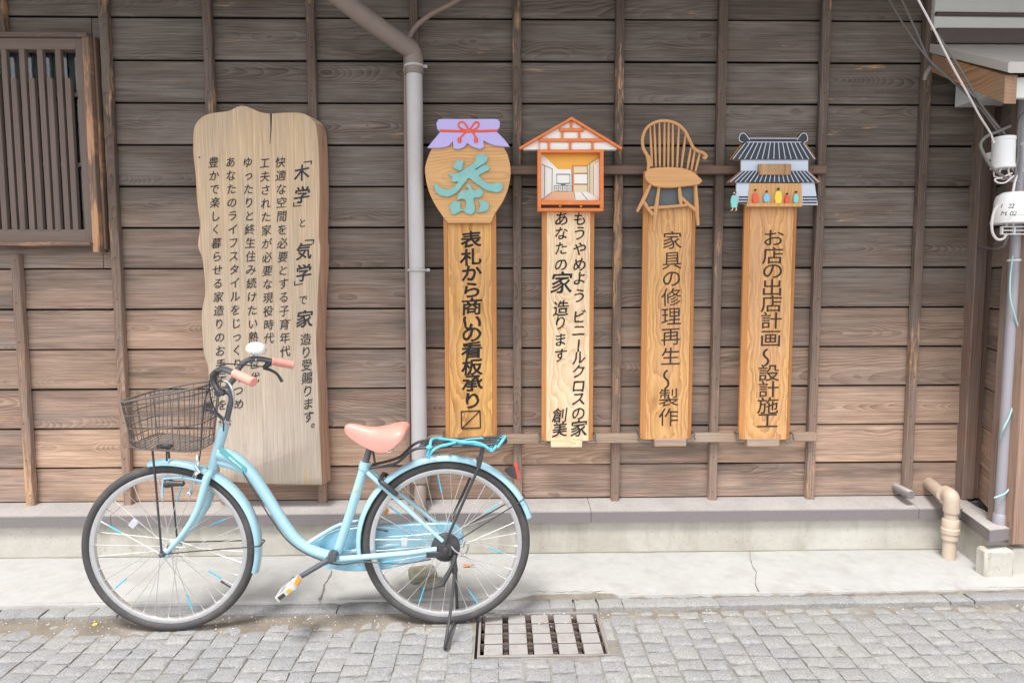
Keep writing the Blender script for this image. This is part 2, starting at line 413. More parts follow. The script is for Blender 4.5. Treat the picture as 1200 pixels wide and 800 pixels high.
m_teal=paint('teal_badge',rgb(92,166,168),.4,0,.5,.08,20)
m_sleeve=paint('cyan_sleeve',rgb(84,184,216),.4,0,.5,.06,20)
m_rope=paint('turquoise_rope',rgb(96,190,214),.7,0,.3,.3,90,rgb(170,222,230),.6,bump=.4,dscale=60)
m_orange=paint('orange_reflector',rgb(240,160,50),.25,0,.6,.15,80)
m_red=paint('red_reflector',rgb(222,70,66),.25,0,.6,.15,80)
m_clear=paint('clear_reflector',rgb(186,188,196),.25,0,.6,.08,80)
m_pedal=paint('pale_pedal_plastic',rgb(186,182,178),.45,0,.5,.12,30)
m_ink=paint('black_ink',rgb(38,37,40),.6,0,.3,.35,60,rgb(74,72,74),.35,dscale=40)
m_inkgrey=paint('faded_ink',rgb(56,56,60),.65,0,.3,.3,60,rgb(110,104,98),.45,dscale=50)
m_carved=paint('carved_dark_line',rgb(58,48,44),.7,0,.3,.3,60,rgb(88,70,58),.4,dscale=50)
m_lilac=paint('lilac_paint',rgb(186,174,226),.5,0,.4,.06,20,rgb(200,190,230),.4)
m_redpaint=paint('vermilion_paint',rgb(232,98,72),.5,0,.4,.08,30)
m_tealpaint=paint('pale_teal_paint',rgb(132,184,180),.5,0,.4,.2,24,rgb(156,206,202),.5,dscale=18)
m_orangewood=paint('orange_stained_wood',rgb(222,126,66),.5,0,.4,.22,30,rgb(236,160,100),.4,dscale=20)
m_whitepaint=paint('white_paint',rgb(238,236,230),.55,0,.4,.04,20)
m_cream=paint('cream_paint',rgb(226,212,178),.55,0,.4,.05,20)
m_ochre=paint('ochre_paint',rgb(232,172,74),.55,0,.4,.08,20)
m_floorpaint=paint('salmon_paint',rgb(230,178,138),.55,0,.4,.05,20)
m_roofblack=paint('roof_black_paint',rgb(52,56,64),.5,0,.4,.2,30)
m_wallpaint=paint('bluish_white_paint',rgb(200,208,222),.55,0,.4,.06,20)
m_dpanel=paint('dark_slate_paint',rgb(92,98,100),.55,0,.4,.15,15)
m_skin=paint('skin_paint',rgb(240,198,150),.55,0,.4,.04,20)
m_robe=paint('robe_teal_paint',rgb(140,208,204),.55,0,.4,.05,20)
m_blue=paint('light_blue_paint',rgb(136,196,230),.55,0,.4,.05,20)
m_yellow=paint('yellow_paint',rgb(242,212,88),.55,0,.4,.05,20)
m_iron=paint('galvanised_iron',rgb(120,118,116),.5,.6,.5,.3,40,rgb(70,66,64),.5,dscale=30)
m_grateplate=paint('grate_plate',rgb(154,151,149),.6,.0,.4,.2,24,rgb(128,114,104),.6,dscale=14)
m_gratebar=paint('grate_bar_metal',rgb(92,80,74),.7,.0,.3,.3,30)
m_grateframe=paint('grate_frame_metal',rgb(142,134,130),.6,.0,.4,.2,20,rgb(110,96,88),.6,dscale=9)
m_pit=paint('dark_pit',rgb(36,30,28),.9,0,.2,.3,20)
m_leaf=paint('dry_leaf',rgb(198,120,66),.7,0,.3,.3,60)
m_petal=paint('yellow_petal',rgb(232,206,70),.6,0,.3,.1,60)
m_interior=paint('dark_interior',rgb(46,44,44),.9,0,.2,.1,5)
m_curtain=paint('pale_curtain',rgb(112,114,112),.85,0,.2,.2,8)
def glass():
    M=Mat('window_glass',.06,0,.5); M.color((.9,.93,.95)); M.b.inputs['Transmission Weight'].default_value=1.0; M.b.inputs['IOR'].default_value=1.45; return M.m
m_glass=glass()
# ------------------------------------------------------------------ the house wall
Z_STRIP=0.035
zA=W(150,169.7).z; zB=W(150,547.8).z
PITCHZ=(zA-zB)/8.0
Z_BOT=W(600,584).z                      # bottom of the cladding
ZTOP=2.98
bat_x=[W(606+117.3*k,300,-.02).x for k in range(-16,5)]      # batten rhythm, about half a metre
X_CORNER=W(1152,450,0).x
X_LEFT=bat_x[0]
house=thing('wooden_house','dark weathered timber house front clad in horizontal planks and upright battens','house wall',(0,0,0))
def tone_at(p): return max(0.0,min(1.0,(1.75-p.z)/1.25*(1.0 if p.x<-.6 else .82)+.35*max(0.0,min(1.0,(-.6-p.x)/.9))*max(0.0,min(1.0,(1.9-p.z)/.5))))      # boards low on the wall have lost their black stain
win_r=W(116,200,-.05).x; win_l=W(-190,200,-.05).x; win_t=W(60,41,-.09).z; win_b=W(60,284,-.09).z
pl=MB()
rows=[Z_BOT]
z=zB
while z<ZTOP: 
    rows.append(z); z+=PITCHZ
rows.append(ZTOP+.1)
for i in range(len(rows)-1):
    z0,z1=rows[i],rows[i+1]
    k=0
    while k<len(bat_x)-1:
        n=1 if rng.random()<.75 else 2
        n=min(n,len(bat_x)-1-k)
        xa,xb=bat_x[k],bat_x[k+n]
        if k+n==len(bat_x)-1: xb=X_CORNER+.02
        k+=n
        segs=[(xa,xb)]
        if z0<win_t-.03 and z1>win_b+.03:
            l,r=win_l+.03,win_r-.03
            if xb<=l or xa>=r: pass
            else:
                segs=[(u,v,z0,z1) for u,v in ((xa,min(xb,l)),(max(xa,r),xb)) if v-u>.01]
                mid=(max(xa,l),min(xb,r))
                if z1>win_t-.03: segs.append((*mid,win_t-.03,z1))
                if z0<win_b+.03: segs.append((*mid,z0,win_b+.03))
        for sg_ in segs:
            a,b=sg_[:2]; q0,q1=sg_[2:] if len(sg_)==4 else (z0,z1)
            zz0=q0+.004; zz1=q1-.003
            if zz1-zz0<.012 or b-a<.01: continue
            h=zz1-zz0; tilt=.008
            ax=(Vector((1,0,0)),Vector((0,math.cos(tilt/h),math.sin(tilt/h))),Vector((0,-math.sin(-tilt/h),math.cos(tilt/h))))
            jz=rng.uniform(-.0012,.0012)
            pl.box(((a+b)/2,.008+rng.uniform(-.0015,.0015),(zz0+zz1)/2+jz),(b-a-.002,.014,h+rng.uniform(-.002,0)),
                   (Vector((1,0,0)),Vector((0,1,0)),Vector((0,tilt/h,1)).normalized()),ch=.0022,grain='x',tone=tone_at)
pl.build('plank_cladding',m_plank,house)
bk=MB(); bk.box(((X_LEFT+win_l)/2,.045,1.6),(win_l-X_LEFT,.02,2.8)); bk.box(((win_r+X_CORNER)/2-.01,.045,1.6),(X_CORNER-win_r+.06,.02,2.8))
bk.box(((win_l+win_r)/2,.045,(win_b+.2)/2),(win_r-win_l-.002,.02,win_b-.2)); bk.box(((win_l+win_r)/2,.045,(win_t+3.0)/2),(win_r-win_l-.002,.02,3.0-win_t))
bk.build('sheathing',m_interior,house)
# battens, edges eaten by the weather
def worn_batten(x, z0, z1, w=.042, d=.032, y=-.006):
    m=MB(); n=int((z1-z0)/.035); V=[];G=[]; s=rng.random(); zo=rng.random()*50
    for i in range(n+1):
        z=z0+(z1-z0)*i/n
        e=lambda k: .0022*mnoise.noise(Vector((k*7.3,z*9+zo,k)))+.0016*mnoise.noise(Vector((k*3.1,z*31+zo,k)))
        c=.004
        for (a,b,k) in ((-w/2,0,1),(-w/2,-(d-c),2),(-w/2+c,-d,3),(w/2-c,-d,4),(w/2,-(d-c),5),(w/2,0,6)):
            V.append((x+a+e(k),y+b+(e(k+9) if k in(3,4) else 0),z)); G.append((z,a+b*.5,b))
    F=[]
    for i in range(n):
        for k in range(5): F.append((i*6+k,i*6+k+1,(i+1)*6+k+1,(i+1)*6+k))
    F.append((5,4,3,2,1,0)); F.append(tuple(n*6+k for k in range(6)))
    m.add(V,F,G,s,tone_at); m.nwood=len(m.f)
    for zr in rows:                      # a nail through the batten into every board
        zn=zr+.045+rng.uniform(-.012,.012)
        if z0+.02<zn<z1-.02: m.lathe((x+rng.uniform(-.006,.006),y-d,zn),(0,-1,0),[(.0034,-.002),(.003,.0012),(0,.0018)],7)
    return m
for k,x in enumerate(bat_x):
    if x<-3.6: continue
    z1=ZTOP; z0=Z_BOT-.006
    spans=[(z0,z1)]
    if win_l-.02<x<win_r-.02: spans=[(z0,win_b-.055),(win_t+.03,z1)]
    if abs(x-bat_x[16-4+0])<1e-6: pass
    for (a,b) in spans:
        mb_=worn_batten(x,a,b); ob=mb_.build('batten',[m_batten,m_rust],house)
        for p_ in list(ob.data.polygons)[mb_.nwood:]: p_.material_index=1
# corner post against the annex
cp=MB(); cx=W(1141,430,-.03).x
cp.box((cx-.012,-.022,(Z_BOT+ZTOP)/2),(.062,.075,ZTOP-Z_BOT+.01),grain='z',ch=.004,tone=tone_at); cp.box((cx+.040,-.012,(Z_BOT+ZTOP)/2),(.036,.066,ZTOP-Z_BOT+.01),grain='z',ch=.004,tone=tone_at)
cp.build('corner_post',m_post,house,angle=30)
# ledge of grey sheet metal on the foundation
LF=-.145; zl_f=W(600,600,LF).z; zl_b=W(600,612.5,LF).z
XR=Gd(1127,597,zl_f).x
ld=MB()
def ledge_piece(xa,xb):
    pr=[(0.0,Z_BOT+.0),(LF+.004,zl_f+.002),(LF,zl_f-.003),(LF,zl_b),(LF+.012,zl_b),(0.0,zl_b+.01)]
    V=[(xa,y,z) for y,z in pr]+[(xb,y,z) for y,z in pr]; n=len(pr)
    F=[tuple(range(n)),tuple(range(n,2*n))[::-1]]+[(i,n+i,n+(i+1)%n,(i+1)%n) for i in range(n)]
    ld.add(V,[f[::-1] for f in F],None,rng.random())
seam=W(1077,600,LF).x
edges=[X_LEFT,-1.9,.45,seam,XR+.10]
for a,b in zip(edges,edges[1:]): ledge_piece(a+.0012,b-.0012)
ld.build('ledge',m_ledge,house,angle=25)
FY=-.12
fd=MB(); xr_f=Gd(1122,640,Z_STRIP).x
fd.box(((X_LEFT+xr_f)/2+.05,FY+.1,(zl_b-.05)/2+.002),(xr_f-X_LEFT+.1,.2,zl_b+.05),ch=.003)
fd.build('foundation',m_foundation,house)
# eaves above the frame shade the upper wall
ev=MB(); ev.box(((X_LEFT+6.5)/2,-.42,3.06),(6.5-X_LEFT,1.25,.03),grain='x')
for k in range(28): ev.box((X_LEFT+.2+k*.455,-.42,3.02),(.05,1.2,.05),grain='y')
ev.build('eaves',m_batten,house)
rf=MB(); a=math.radians(24)
rf.box(((X_LEFT+6.5)/2,1.15,3.85),(6.5-X_LEFT,4.6,.08),(Vector((1,0,0)),Vector((0,math.cos(a),math.sin(a))),Vector((0,-math.sin(a),math.cos(a)))))
rf.build('roof',m_roofblack,house)

# ---- lattice window, far left
wf=MB(); wy=-.055; fw_=.085
xr=W(104,180,wy).x; xl=win_l
zt=W(60,45,wy).z; zb=W(60,281,wy).z
zin_t=W(60,58,wy).z; zin_b=W(60,271,wy).z; xin=W(95,180,wy).x
cxw=(xl+xr)/2
wf.box((cxw,-.028,(zt+zin_t)/2),(xr-xl,.056,zt-zin_t),grain='x'); wf.box((cxw,-.028,(zb+zin_b)/2-.006),(xr-xl,.056,zin_b-zb+.03),grain='x')
wf.box(((xr+xin)/2,-.028,(zt+zb)/2),(xr-xin,.060,zt-zb-.002),grain='z'); wf.box((xl+.03,-.028,(zt+zb)/2),(.06,.060,zt-zb-.002),grain='z')
win=wf.build('window',m_window,house)
s1=MB(); s1.box((cxw,-.036,zt+.012),(xr-xl+.06,.075,.022),grain='x'); s1.build('window_head',m_post,win)
s1=MB(); s1.box((cxw,-.040,zb-.020),(xr-xl+.0,.088,.018),grain='x')
s1.build('window_sill',m_sill,win)
s2=MB(); s2.box((xr+.018,-.030,(zt+zb)/2-.025),(.034,.072,zt-zb+.07),grain='z'); s2.box((xr+.043,-.014,(zt+zb)/2-.015),(.012,.05,zt-zb+.06),grain='z'); s2.build('window_casing',m_sill,win)
# lattice: tall and short upright bars alternate over two rails
lt=MB(); bx=[]
for i in range(34):
    px=84.8-10.45*i
    x=W(px,180,-.05).x
    if x<xl+.05: break
    tall=(i%2==1)
    ztop=zin_t+.002 if tall else W(84,92,-.052).z
    lt.box((x,-.040-(.005 if not tall else 0),(ztop+zin_b)/2),(.027,.024,ztop-zin_b),grain='z',ch=.0015)
for py in (111.5,193.5):
    lt.box(((xl+xin)/2,-.020,W(60,py,-.02).z),(xin-xl,.020,.018),grain='x',ch=.001)
lt.build('lattice',m_window,win)
gl=MB(); gl.box(((xl+xin)/2,.004,(zin_t+zin_b)/2),(xin-xl+.02,.004,zin_t-zin_b+.02)); gl.build('glass',m_glass,win)
it=MB(); it.box((cxw,.5,(zt+zb)/2),(xr-xl+.3,.02,zt-zb+.4)); it.box((cxw,.28,zt+.15),(xr-xl+.3,.42,.02)); it.box((cxw,.28,zb-.15),(xr-xl+.3,.42,.02)); it.build('dark_room',m_interior,win)
cu=MB()
for i in range(70):
    x=xl+.05+i*.025
    if x>xin: break
    cu.box((x,.035+.008*math.sin(i*1.7),zin_t-.09),(.026,.006,.22))
cu.build('blind',m_curtain,win)

# ------------------------------------------------------------------ the annex at the right: a slanting return wall, its front, its small roof
annex=thing('timber_annex','low timber annex with slanting plank return wall and small metal roof','annex',(0,0,0))
B0=Vector((X_CORNER+.005,0.0,0)); B1=Vector((W(1182,450,-.37).x,-.37,0)); dirw=(B1-B0).normalized(); nw=Vector((dirw.y,-dirw.x,0)); Lw=(B1-B0).length
if nw.x>0: nw=-nw
ZA=2.30
ap=MB()
rows2=[Z_BOT]; z=W(1152,497,0).z-4*PITCHZ
while z<ZA:
    if z>Z_BOT+.03: rows2.append(z)
    z+=PITCHZ
rows2.append(ZA)
for z0,z1 in zip(rows2,rows2[1:]):
    c=(B0+B1)/2; h=z1-z0-.007
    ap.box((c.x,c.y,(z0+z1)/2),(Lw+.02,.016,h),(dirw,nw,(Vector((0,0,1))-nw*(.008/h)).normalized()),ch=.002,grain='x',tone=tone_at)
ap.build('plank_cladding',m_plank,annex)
bb=MB(); c=(B0+B1)/2-nw*.03; bb.box((c.x,c.y,1.25),(Lw,.02,2.0),(dirw,nw,Vector((0,0,1)))); bb.build('sheathing',m_interior,annex)
# ledge of the annex
zt_=zl_f+.001
q=[Gd(1127,597.5,zt_),Gd(1160,621,zt_),Gd(1194,617.5,zt_)]
q0=q[0]
fp=[Vector((q[0].x,q[0].y-.004,zt_)),q[1],q[2],Vector((q[2].x+.02,-.06,zt_)),Vector((q[0].x+.3,-.0,zt_)),Vector((q[0].x+.115,-.0,zt_))]
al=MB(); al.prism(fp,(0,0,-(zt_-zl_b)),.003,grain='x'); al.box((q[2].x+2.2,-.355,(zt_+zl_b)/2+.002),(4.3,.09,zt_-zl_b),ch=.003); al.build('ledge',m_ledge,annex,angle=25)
g0,g1=Gd(1122,641,Z_STRIP),Gd(1155,669,Z_STRIP)
zf=zl_b-.006
fp=[Vector((g0.x-.012,g0.y+.03,zf)),Vector((g1.x,g1.y,zf)),Vector((g1.x+.3,g1.y+.02,zf)),Vector((g0.x+.3,.0,zf))]
af=MB(); af.prism(fp,(0,0,-zf-.02),.004)
ga,gb=Gd(1154,676,Z_STRIP),Gd(1187,675,Z_STRIP); zs=W(1170,645,ga.y).z
af.box(((ga.x+gb.x)/2,ga.y+.035,(zs-.03)/2),(gb.x-ga.x,.07,zs+.03),ch=.010)
af.box((gb.x+2.2,gb.y+.10,(zs-.03)/2),(4.38,.16,zs+.028),ch=.006)
af.build('foundation',m_foundation,annex)
# front: post, planks beyond the frame
xp=W(1192,400,-.40).x
po=MB(); po.box((xp+.045,-.385,1.25),(.085,.10,2.14),grain='z',ch=.004); po.build('post',m_redpost,annex)
jb=MB(); jb.box((xp-.004,-.325,1.25),(.03,.04,2.1),grain='z',ch=.003,tone=.4); jb.build('jamb',m_post,annex)
fr=MB()
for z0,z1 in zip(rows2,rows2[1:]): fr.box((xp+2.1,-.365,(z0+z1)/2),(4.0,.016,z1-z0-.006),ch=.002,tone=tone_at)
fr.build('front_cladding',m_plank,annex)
# roof: verge and fascia slope down to the street
R0=W(1088,50,0.0); RN=W(1178,72.5,-.56); RN.x=R0.x=(R0.x+RN.x)/2
RR=6.0; th=.045
ro=MB()
ro.prism([R0,RN,RN-Vector((0,0,th)),R0-Vector((0,0,th))],(RR-R0.x,0,0),.006)
ro.build('annex_roof',m_roofmetal,annex,angle=20)
fa=MB(); FH=.115
f0=R0-Vector((-.012,0.02,th)); f1=RN-Vector((-.012,-.03,th)); f0.y=0
fa.prism([f0,f1,f1-Vector((0,0,FH)),f0-Vector((0,0,FH*.75))],(.05,0,0),.003,grain='y')
fa.build('fascia',m_fascia,annex)
f2=MB(); f2.box(((f1.x+RR)/2+.03,f1.y+.028,f1.z-.045),(RR-f1.x-.06,.024,.085),grain='x'); f2.build('eaves_board',m_siding,annex)
so=MB(); so.box(((f1.x+RR)/2+.30,-.27,f1.z+.02),(RR-f1.x-.6,.5,.012)); so.build('soffit',m_siding,annex)
# white box gutter under the eave
gx=W(1133,100,-.10).x; gz0=W(1160,112,-.24).z
gt=MB(); gp=[Vector((gx,-.24,gz0)),Vector((gx,-.24,gz0+.06)),Vector((gx,-.02,gz0+.115)),Vector((gx,-.02,gz0+.004))]
gt.prism(gp,(RR-gx,0,0),.003); gt.box(((gx+RR)/2,-.245,gz0+.004),(RR-gx,.02,.012)); gt.build('box_gutter',m_white,annex,angle=25)
# sheet metal panel above the little roof
xs=W(1093,20,-.05).x; zs0=W(1150,35,-.05).z
bw=MB(); bw.box(((X_CORNER+.03+RR)/2,.05,1.5),(RR-X_CORNER-.03,.02,3.0)); bw.build('back_sheathing',m_interior,annex)
sp=MB(); sp.box(((xs+RR)/2,-.04,(zs0+2.95)/2),(RR-xs,.05,2.95-zs0),ch=.004); sp.build('metal_siding',m_siding,annex)
st=MB(); st.tube([(xs,-.072,W(1150,18,-.07).z+.004),(xs+.3,-.074,W(1150,18,-.07).z+.002),(RR,-.072,W(1150,18,-.07).z-.01)],.010,8)
st.box(((xs+RR)/2+.01,-.045,zs0-.036),(RR-xs,.06,.070),ch=.002); st.build('dark_moulding',m_darktrim,annex)

# ------------------------------------------------------------------ ground
def ground_height(x,y):
    return .004*mnoise.noise(Vector((x*2.1,y*2.1,0)))
gr=MB()
S=70
gr.add([(-S,-S,-.3),(S,-S,-.3),(S,S,-.3),(-S,S,-.3)],[(0,1,2,3)])
kind(gr.build('ground',m_mortar,smooth=False))
# kerb line and pavement edge, from the photograph's two joints
def y_on(pa,pb,z):
    A=Gd(*pa,z); B=Gd(*pb,z)
    return lambda x: A.y+(B.y-A.y)*(x-A.x)/(B.x-A.x)
y_pave=y_on((250,704.5),(1000,691.5),Z_STRIP)
y_kb=y_on((120,708),(1000,695),.02)
y_kf=y_on((120,721),(1000,705.5),.02)
# concrete apron in front of the foundation, its street edge ragged
XA,XB=-5.2,5.5
cracks=[Gd(886,668,Z_STRIP).x, Gd(381,690,Z_STRIP).x, -2.9, 3.4]
st_=MB()
def slab(xa,xb):
    n=max(2,int((xb-xa)/.025)); top=[];
    for i in range(n+1):
        x=xa+(xb-xa)*i/n
        jit=.006*mnoise.noise(Vector((x*9,0,3)))+.004*mnoise.noise(Vector((x*33,0,5)))
        if .05<x<.52: jit+=.03*min(1,(x-.05)/.1,(.52-x)/.03 if x>.49 else 1)
        top.append((x,y_pave(x)+jit))
    V=[];F=[];m=8
    for (x,yf) in top:
        yb=.02
        for j in range(m+1):
            t=j/m; y=yf+(yb-yf)*t
            e=.004*(1-min(1,t*m)) 
            cw=0.0
            V.append((x+cw,y,Z_STRIP-e+.002*mnoise.noise(Vector((x*1.5,y*1.5,7)))))
        V.append((x,yf-.003,-.02))
    w=m+2
    for i in range(n):
        for j in range(m): F.append((i*w+j,(i+1)*w+j,(i+1)*w+j+1,i*w+j+1))
        F.append((i*w+m+1,(i+1)*w+m+1,(i+1)*w,i*w))
    st_.add(V,F)
ed=[XA]+sorted(cracks)+[XB]
for a,b in zip(ed,ed[1:]): slab(a+.0,b)
kind(st_.build('pavement',m_strip,angle=50))
# a line of dirt where the apron meets the foundation
db=MB(); V=[];F=[]; n=700
for i in range(n+1):
    x=XA+(xr_f-.0-XA)*i/n
    wd=.006+.012*max(0,mnoise.noise(Vector((x*5,1,1))))+.006*max(0,mnoise.noise(Vector((x*23,2,1))))
    V+=[(x,FY-wd,Z_STRIP+.0028),(x,FY+.002,Z_STRIP+.005)]
for i in range(n): F.append((2*i,2*i+2,2*i+3,2*i+1))
db.add(V,F); kind(db.build('pavement_dirt',m_kdirt,smooth=False))
# cracks in the apron: thin wandering furrows
ck=MB()
def crack(pts,w):
    P,_=catmull([Gd(px,py,Z_STRIP+.0022) for px,py in pts],[0]*len(pts),5)
    P=[p+Vector((.004*mnoise.noise(p*40),0,0)) for p in P]
    V=[];F=[]
    for i,p in enumerate(P):
        ww=w*(.5+abs(mnoise.noise(p*23))*1.2)*(1+1.6*max(0,(i/len(P)-.7)))
        V+=[p-Vector((ww,0,0)),p+Vector((ww,0,0))]
    for i in range(len(P)-1): F.append((2*i,2*i+2,2*i+3,2*i+1))
    ck.add(V,F)
crack([(878,645),(881,660),(886,670),(885,682),(889,692)],.0022)
crack([(389,668),(386,676),(381,684),(378,694),(374,703)],.004)
kind(ck.build('pavement_crack',m_dirt))
# kerb stones
kb=MB()
jp=[-420,-300,-190,-95,-40,-8,21,50,79,109,140,395,560,645,673,701,731,843,1004,1114,1142,1240,1330,1460]
kx=[Gd(p,715-.0148*(p-300),.02).x for p in jp]
kx=[kx[0]-2.2,kx[0]-1.3,kx[0]-.6]+kx+[kx[-1]+.6,kx[-1]+1.3]
def stone(mb,corners,z,seed,nx=5,ny=5,rough=.0022,edge=.22,depth=.05,drop=.006):
    """one dressed stone: pillowed, uneven top with dropped rim and skirt; corners counter-clockwise from front left"""
    a,b,c,d=corners; V=[];F=[];o=rng.random()*90
    for j in range(ny):
        for i in range(nx):
            u=i/(nx-1); v=j/(ny-1)
            x=(a[0]*(1-u)+b[0]*u)*(1-v)+(d[0]*(1-u)+c[0]*u)*v; y=(a[1]*(1-u)+b[1]*u)*(1-v)+(d[1]*(1-u)+c[1]*u)*v
            rim=(i in(0,nx-1)) or (j in(0,ny-1))
            h=z+rough*mnoise.noise(Vector((x*31+o,y*31,o)))*1.6
            if rim: h-=drop; x+=.0030*mnoise.noise(Vector((x*60,y*60,o))); y+=.0030*mnoise.noise(Vector((x*60,y*60,o+7)))
            V.append((x,y,h))
    for j in range(ny-1):
        for i in range(nx-1): F.append((j*nx+i,j*nx+i+1,(j+1)*nx+i+1,(j+1)*nx+i))
    ring=[i for i in range(nx)]+[j*nx+nx-1 for j in range(1,ny)]+[(ny-1)*nx+i for i in range(nx-2,-1,-1)]+[j*nx for j in range(ny-2,0,-1)]
    n0=len(V)
    for r in ring: V.append((V[r][0],V[r][1],z-depth))
    m=len(ring)
    for k in range(m): F.append((ring[k],n0+k,n0+(k+1)%m,ring[(k+1)%m]))
    mb.add(V,F,None,seed)
def xg(nx_edges,us): pass
for a,b in zip(kx,kx[1:]):
    g=.006 if b-a<.2 else .004
    n=max(5,int((b-a)/.03))
    a+=rng.uniform(0,g); b-=rng.uniform(0,g)
    stone(kb,((a,y_kf(a)+rng.uniform(0,.003)),(b,y_kf(b)+rng.uniform(0,.003)),(b,y_kb(b)-.006),(a,y_kb(a)-.006)),.022+rng.uniform(-.002,.002),rng.random(),n,6,.0018)
kind(kb.build('kerb',m_sett,angle=60))
# dirt that has silted up the joints and the gutter
bd=MB(); nx,ny=260,150; V=[];F=[]
x0,x1,yn=-4.2,4.4,-4.6
GRX0,GRX1=Gd(559,768,0).x,Gd(716,766,0).x; GRY0,GRY1=Gd(637,768,0).y,Gd(637,717,0).y
def silt(x,y):
    d=y_kf(x)-y
    h=-.0078+.0026*mnoise.noise(Vector((x*3.2,y*3.2,1)))+.0016*mnoise.noise(Vector((x*13,y*13,2)))+.0012*mnoise.noise(Vector((x*40,y*40,3)))
    if d<.16: 
        wx=.75 if x<.0 else .38
        h+=(.0185*wx)*max(0,1-d/.15)**.7
    if d<-.01: h=min(h,.012)
    return h
ys=[ .02-.62*(j/60) for j in range(61)]+[-.6-(4.0)*(j/90)**1.3 for j in range(1,91)]
xs_=[x0+(x1-x0)*i/nx for i in range(nx+1)]
for y in ys:
    for x in xs_: V.append((x,y,silt(x,y)))
w=nx+1
for j in range(len(ys)-1):
    for i in range(nx):
        xm=(xs_[i]+xs_[i+1])/2; ym=(ys[j]+ys[j+1])/2
        if GRX0-.0<xm<GRX1+.0 and GRY0<ym<GRY1: continue
        F.append((j*w+i,(j+1)*w+i,(j+1)*w+i+1,j*w+i+1))
bd.add(V,F); bed=kind(bd.build('street_bed',[m_mortar,m_dirt],angle=80))
for p_ in bed.data.polygons:
    c=p_.center; d=y_kf(c.x)-c.y; lim=(.135 if c.x<.1 else .05 if c.x<1.2 else .03)+.05*mnoise.noise(Vector((c.x*7,c.y*7,4)))
    if -.03<d<lim: p_.material_index=1
# dirt packed between the apron and the kerb stones
gd_=MB(); V=[];F=[]; n=900
for i in range(n+1):
    x=XA+(XB-XA)*i/n
    e=lambda k,f:mnoise.noise(Vector((x*f,k,k)))
    ya=y_kb(x)-.010+.007*e(1,16)+.006*e(2,47); yb=y_pave(x)+.014+.010*e(3,9)+.008*e(4,50)+(.03 if .05<x<.52 else 0)
    yb=max(yb,ya+.006)
    V+=[(x,ya,.0165),(x,(ya*2+yb)/3,.0242+.002*e(5,30)),(x,(ya+2*yb)/3,.027+.003*e(6,25)),(x,yb,.0322+.0012*e(7,20))]
for i in range(n):
    for j in range(3): F.append((i*4+j,(i+1)*4+j,(i+1)*4+j+1,i*4+j+1))
gd_.add(V,F); kind(gd_.build('gutter_dirt',m_dirt,angle=80))
# grit and crumbs of mortar swept into the gutter: past counting
gg=MB(); rgg=random.Random(21)
for i in range(520):
    x=rgg.uniform(-2.6,2.6) if rgg.random()<.55 else rgg.uniform(-2.2,.3)
    y=y_kf(x)-abs(rgg.gauss(.035,.05)); r=rgg.choice((.0016,.002,.0024,.003,.0045)); o=Vector((x,y,max(silt(x,y),-.002)+r*.4))
    V=[o+Vector((r*rgg.uniform(.6,1.3)*a,r*rgg.uniform(.6,1.3)*b,r*rgg.uniform(.6,1.1)*c)) for a,b,c in ((1,0,0),(0,1,0),(-1,0,0),(0,-1,0),(0,0,1),(0,0,-1))]
    gg.add(V,[(0,1,4),(1,2,4),(2,3,4),(3,0,4),(1,0,5),(2,1,5),(3,2,5),(0,3,5)])
gob=gg.build('grit',m_kerb,smooth=False); kind(gob,'stuff'); gob['label']='pale grit and crumbs scattered along the gutter by the kerb'; gob['category']='grit'
# granite setts laid in courses that run towards the house
sb=MB()
CW=.0925
x=-4.15
while x<4.3:
    wcol=CW*rng.uniform(.94,1.06)
    y=y_kf(x)-.004-rng.uniform(0,.012); first=True
    x_off=rng.uniform(-.004,.004)
    while y>-4.45:
        L=CW*rng.uniform(.62,1.0)
        if first: L*=rng.uniform(.35,.9); first=False
        g=rng.choice((.0025,.003,.004,.004,.006,.008))
        xa,xb=x+rng.uniform(.001,.0045),x+wcol-rng.uniform(.001,.0045); ya,yb=y-L+g,y
        cxm,cym=(xa+xb)/2,(ya+yb)/2
        mg=.003
        if xb>GRX0-mg and xa<GRX1+mg and yb>GRY0-mg and ya<GRY1+mg:
            if cxm<GRX0: xb=min(xb,GRX0-mg)
            elif cxm>GRX1: xa=max(xa,GRX1+mg)
            elif cym<GRY0: yb=min(yb,GRY0-mg)
            elif cym>GRY1: ya=max(ya,GRY1+mg)
            else: xb=xa
        if xb-xa>.018 and yb-ya>.015:
            sk=[rng.uniform(-.0025,.0025) for _ in range(8)]
            zc=rng.uniform(-.0026,.0022)
            near=(-1.6>ya or True) and (abs(xa)<2.6 and ya>-2.2)
            n=6 if near else 4
            stone(sb,((xa+sk[0],ya+sk[1]),(xb+sk[2],ya+sk[3]),(xb+sk[4],yb+sk[5]),(xa+sk[6],yb+sk[7])),zc,rng.random(),n,n,.0024,depth=.03,drop=.0042)
        y-=L
    x+=wcol
kind(sb.build('cobbled_street',m_sett,angle=70))
# far street beyond the modelled setts
fs=MB(); fs.add([(-60,-60,-.012),(60,-60,-.012),(60,-4.4,-.012),(-60,-4.4,-.012)],[(0,1,2,3)]); fs.add([(-60,-4.4,-.012),(-4.1,-4.4,-.012),(-4.1,.0,-.012),(-60,.0,-.012)],[(0,1,2,3)]); fs.add([(4.3,-4.4,-.012),(60,-4.4,-.012),(60,.0,-.012),(4.3,.0,-.012)],[(0,1,2,3)])
kind(fs.build('street',m_sett,smooth=False))

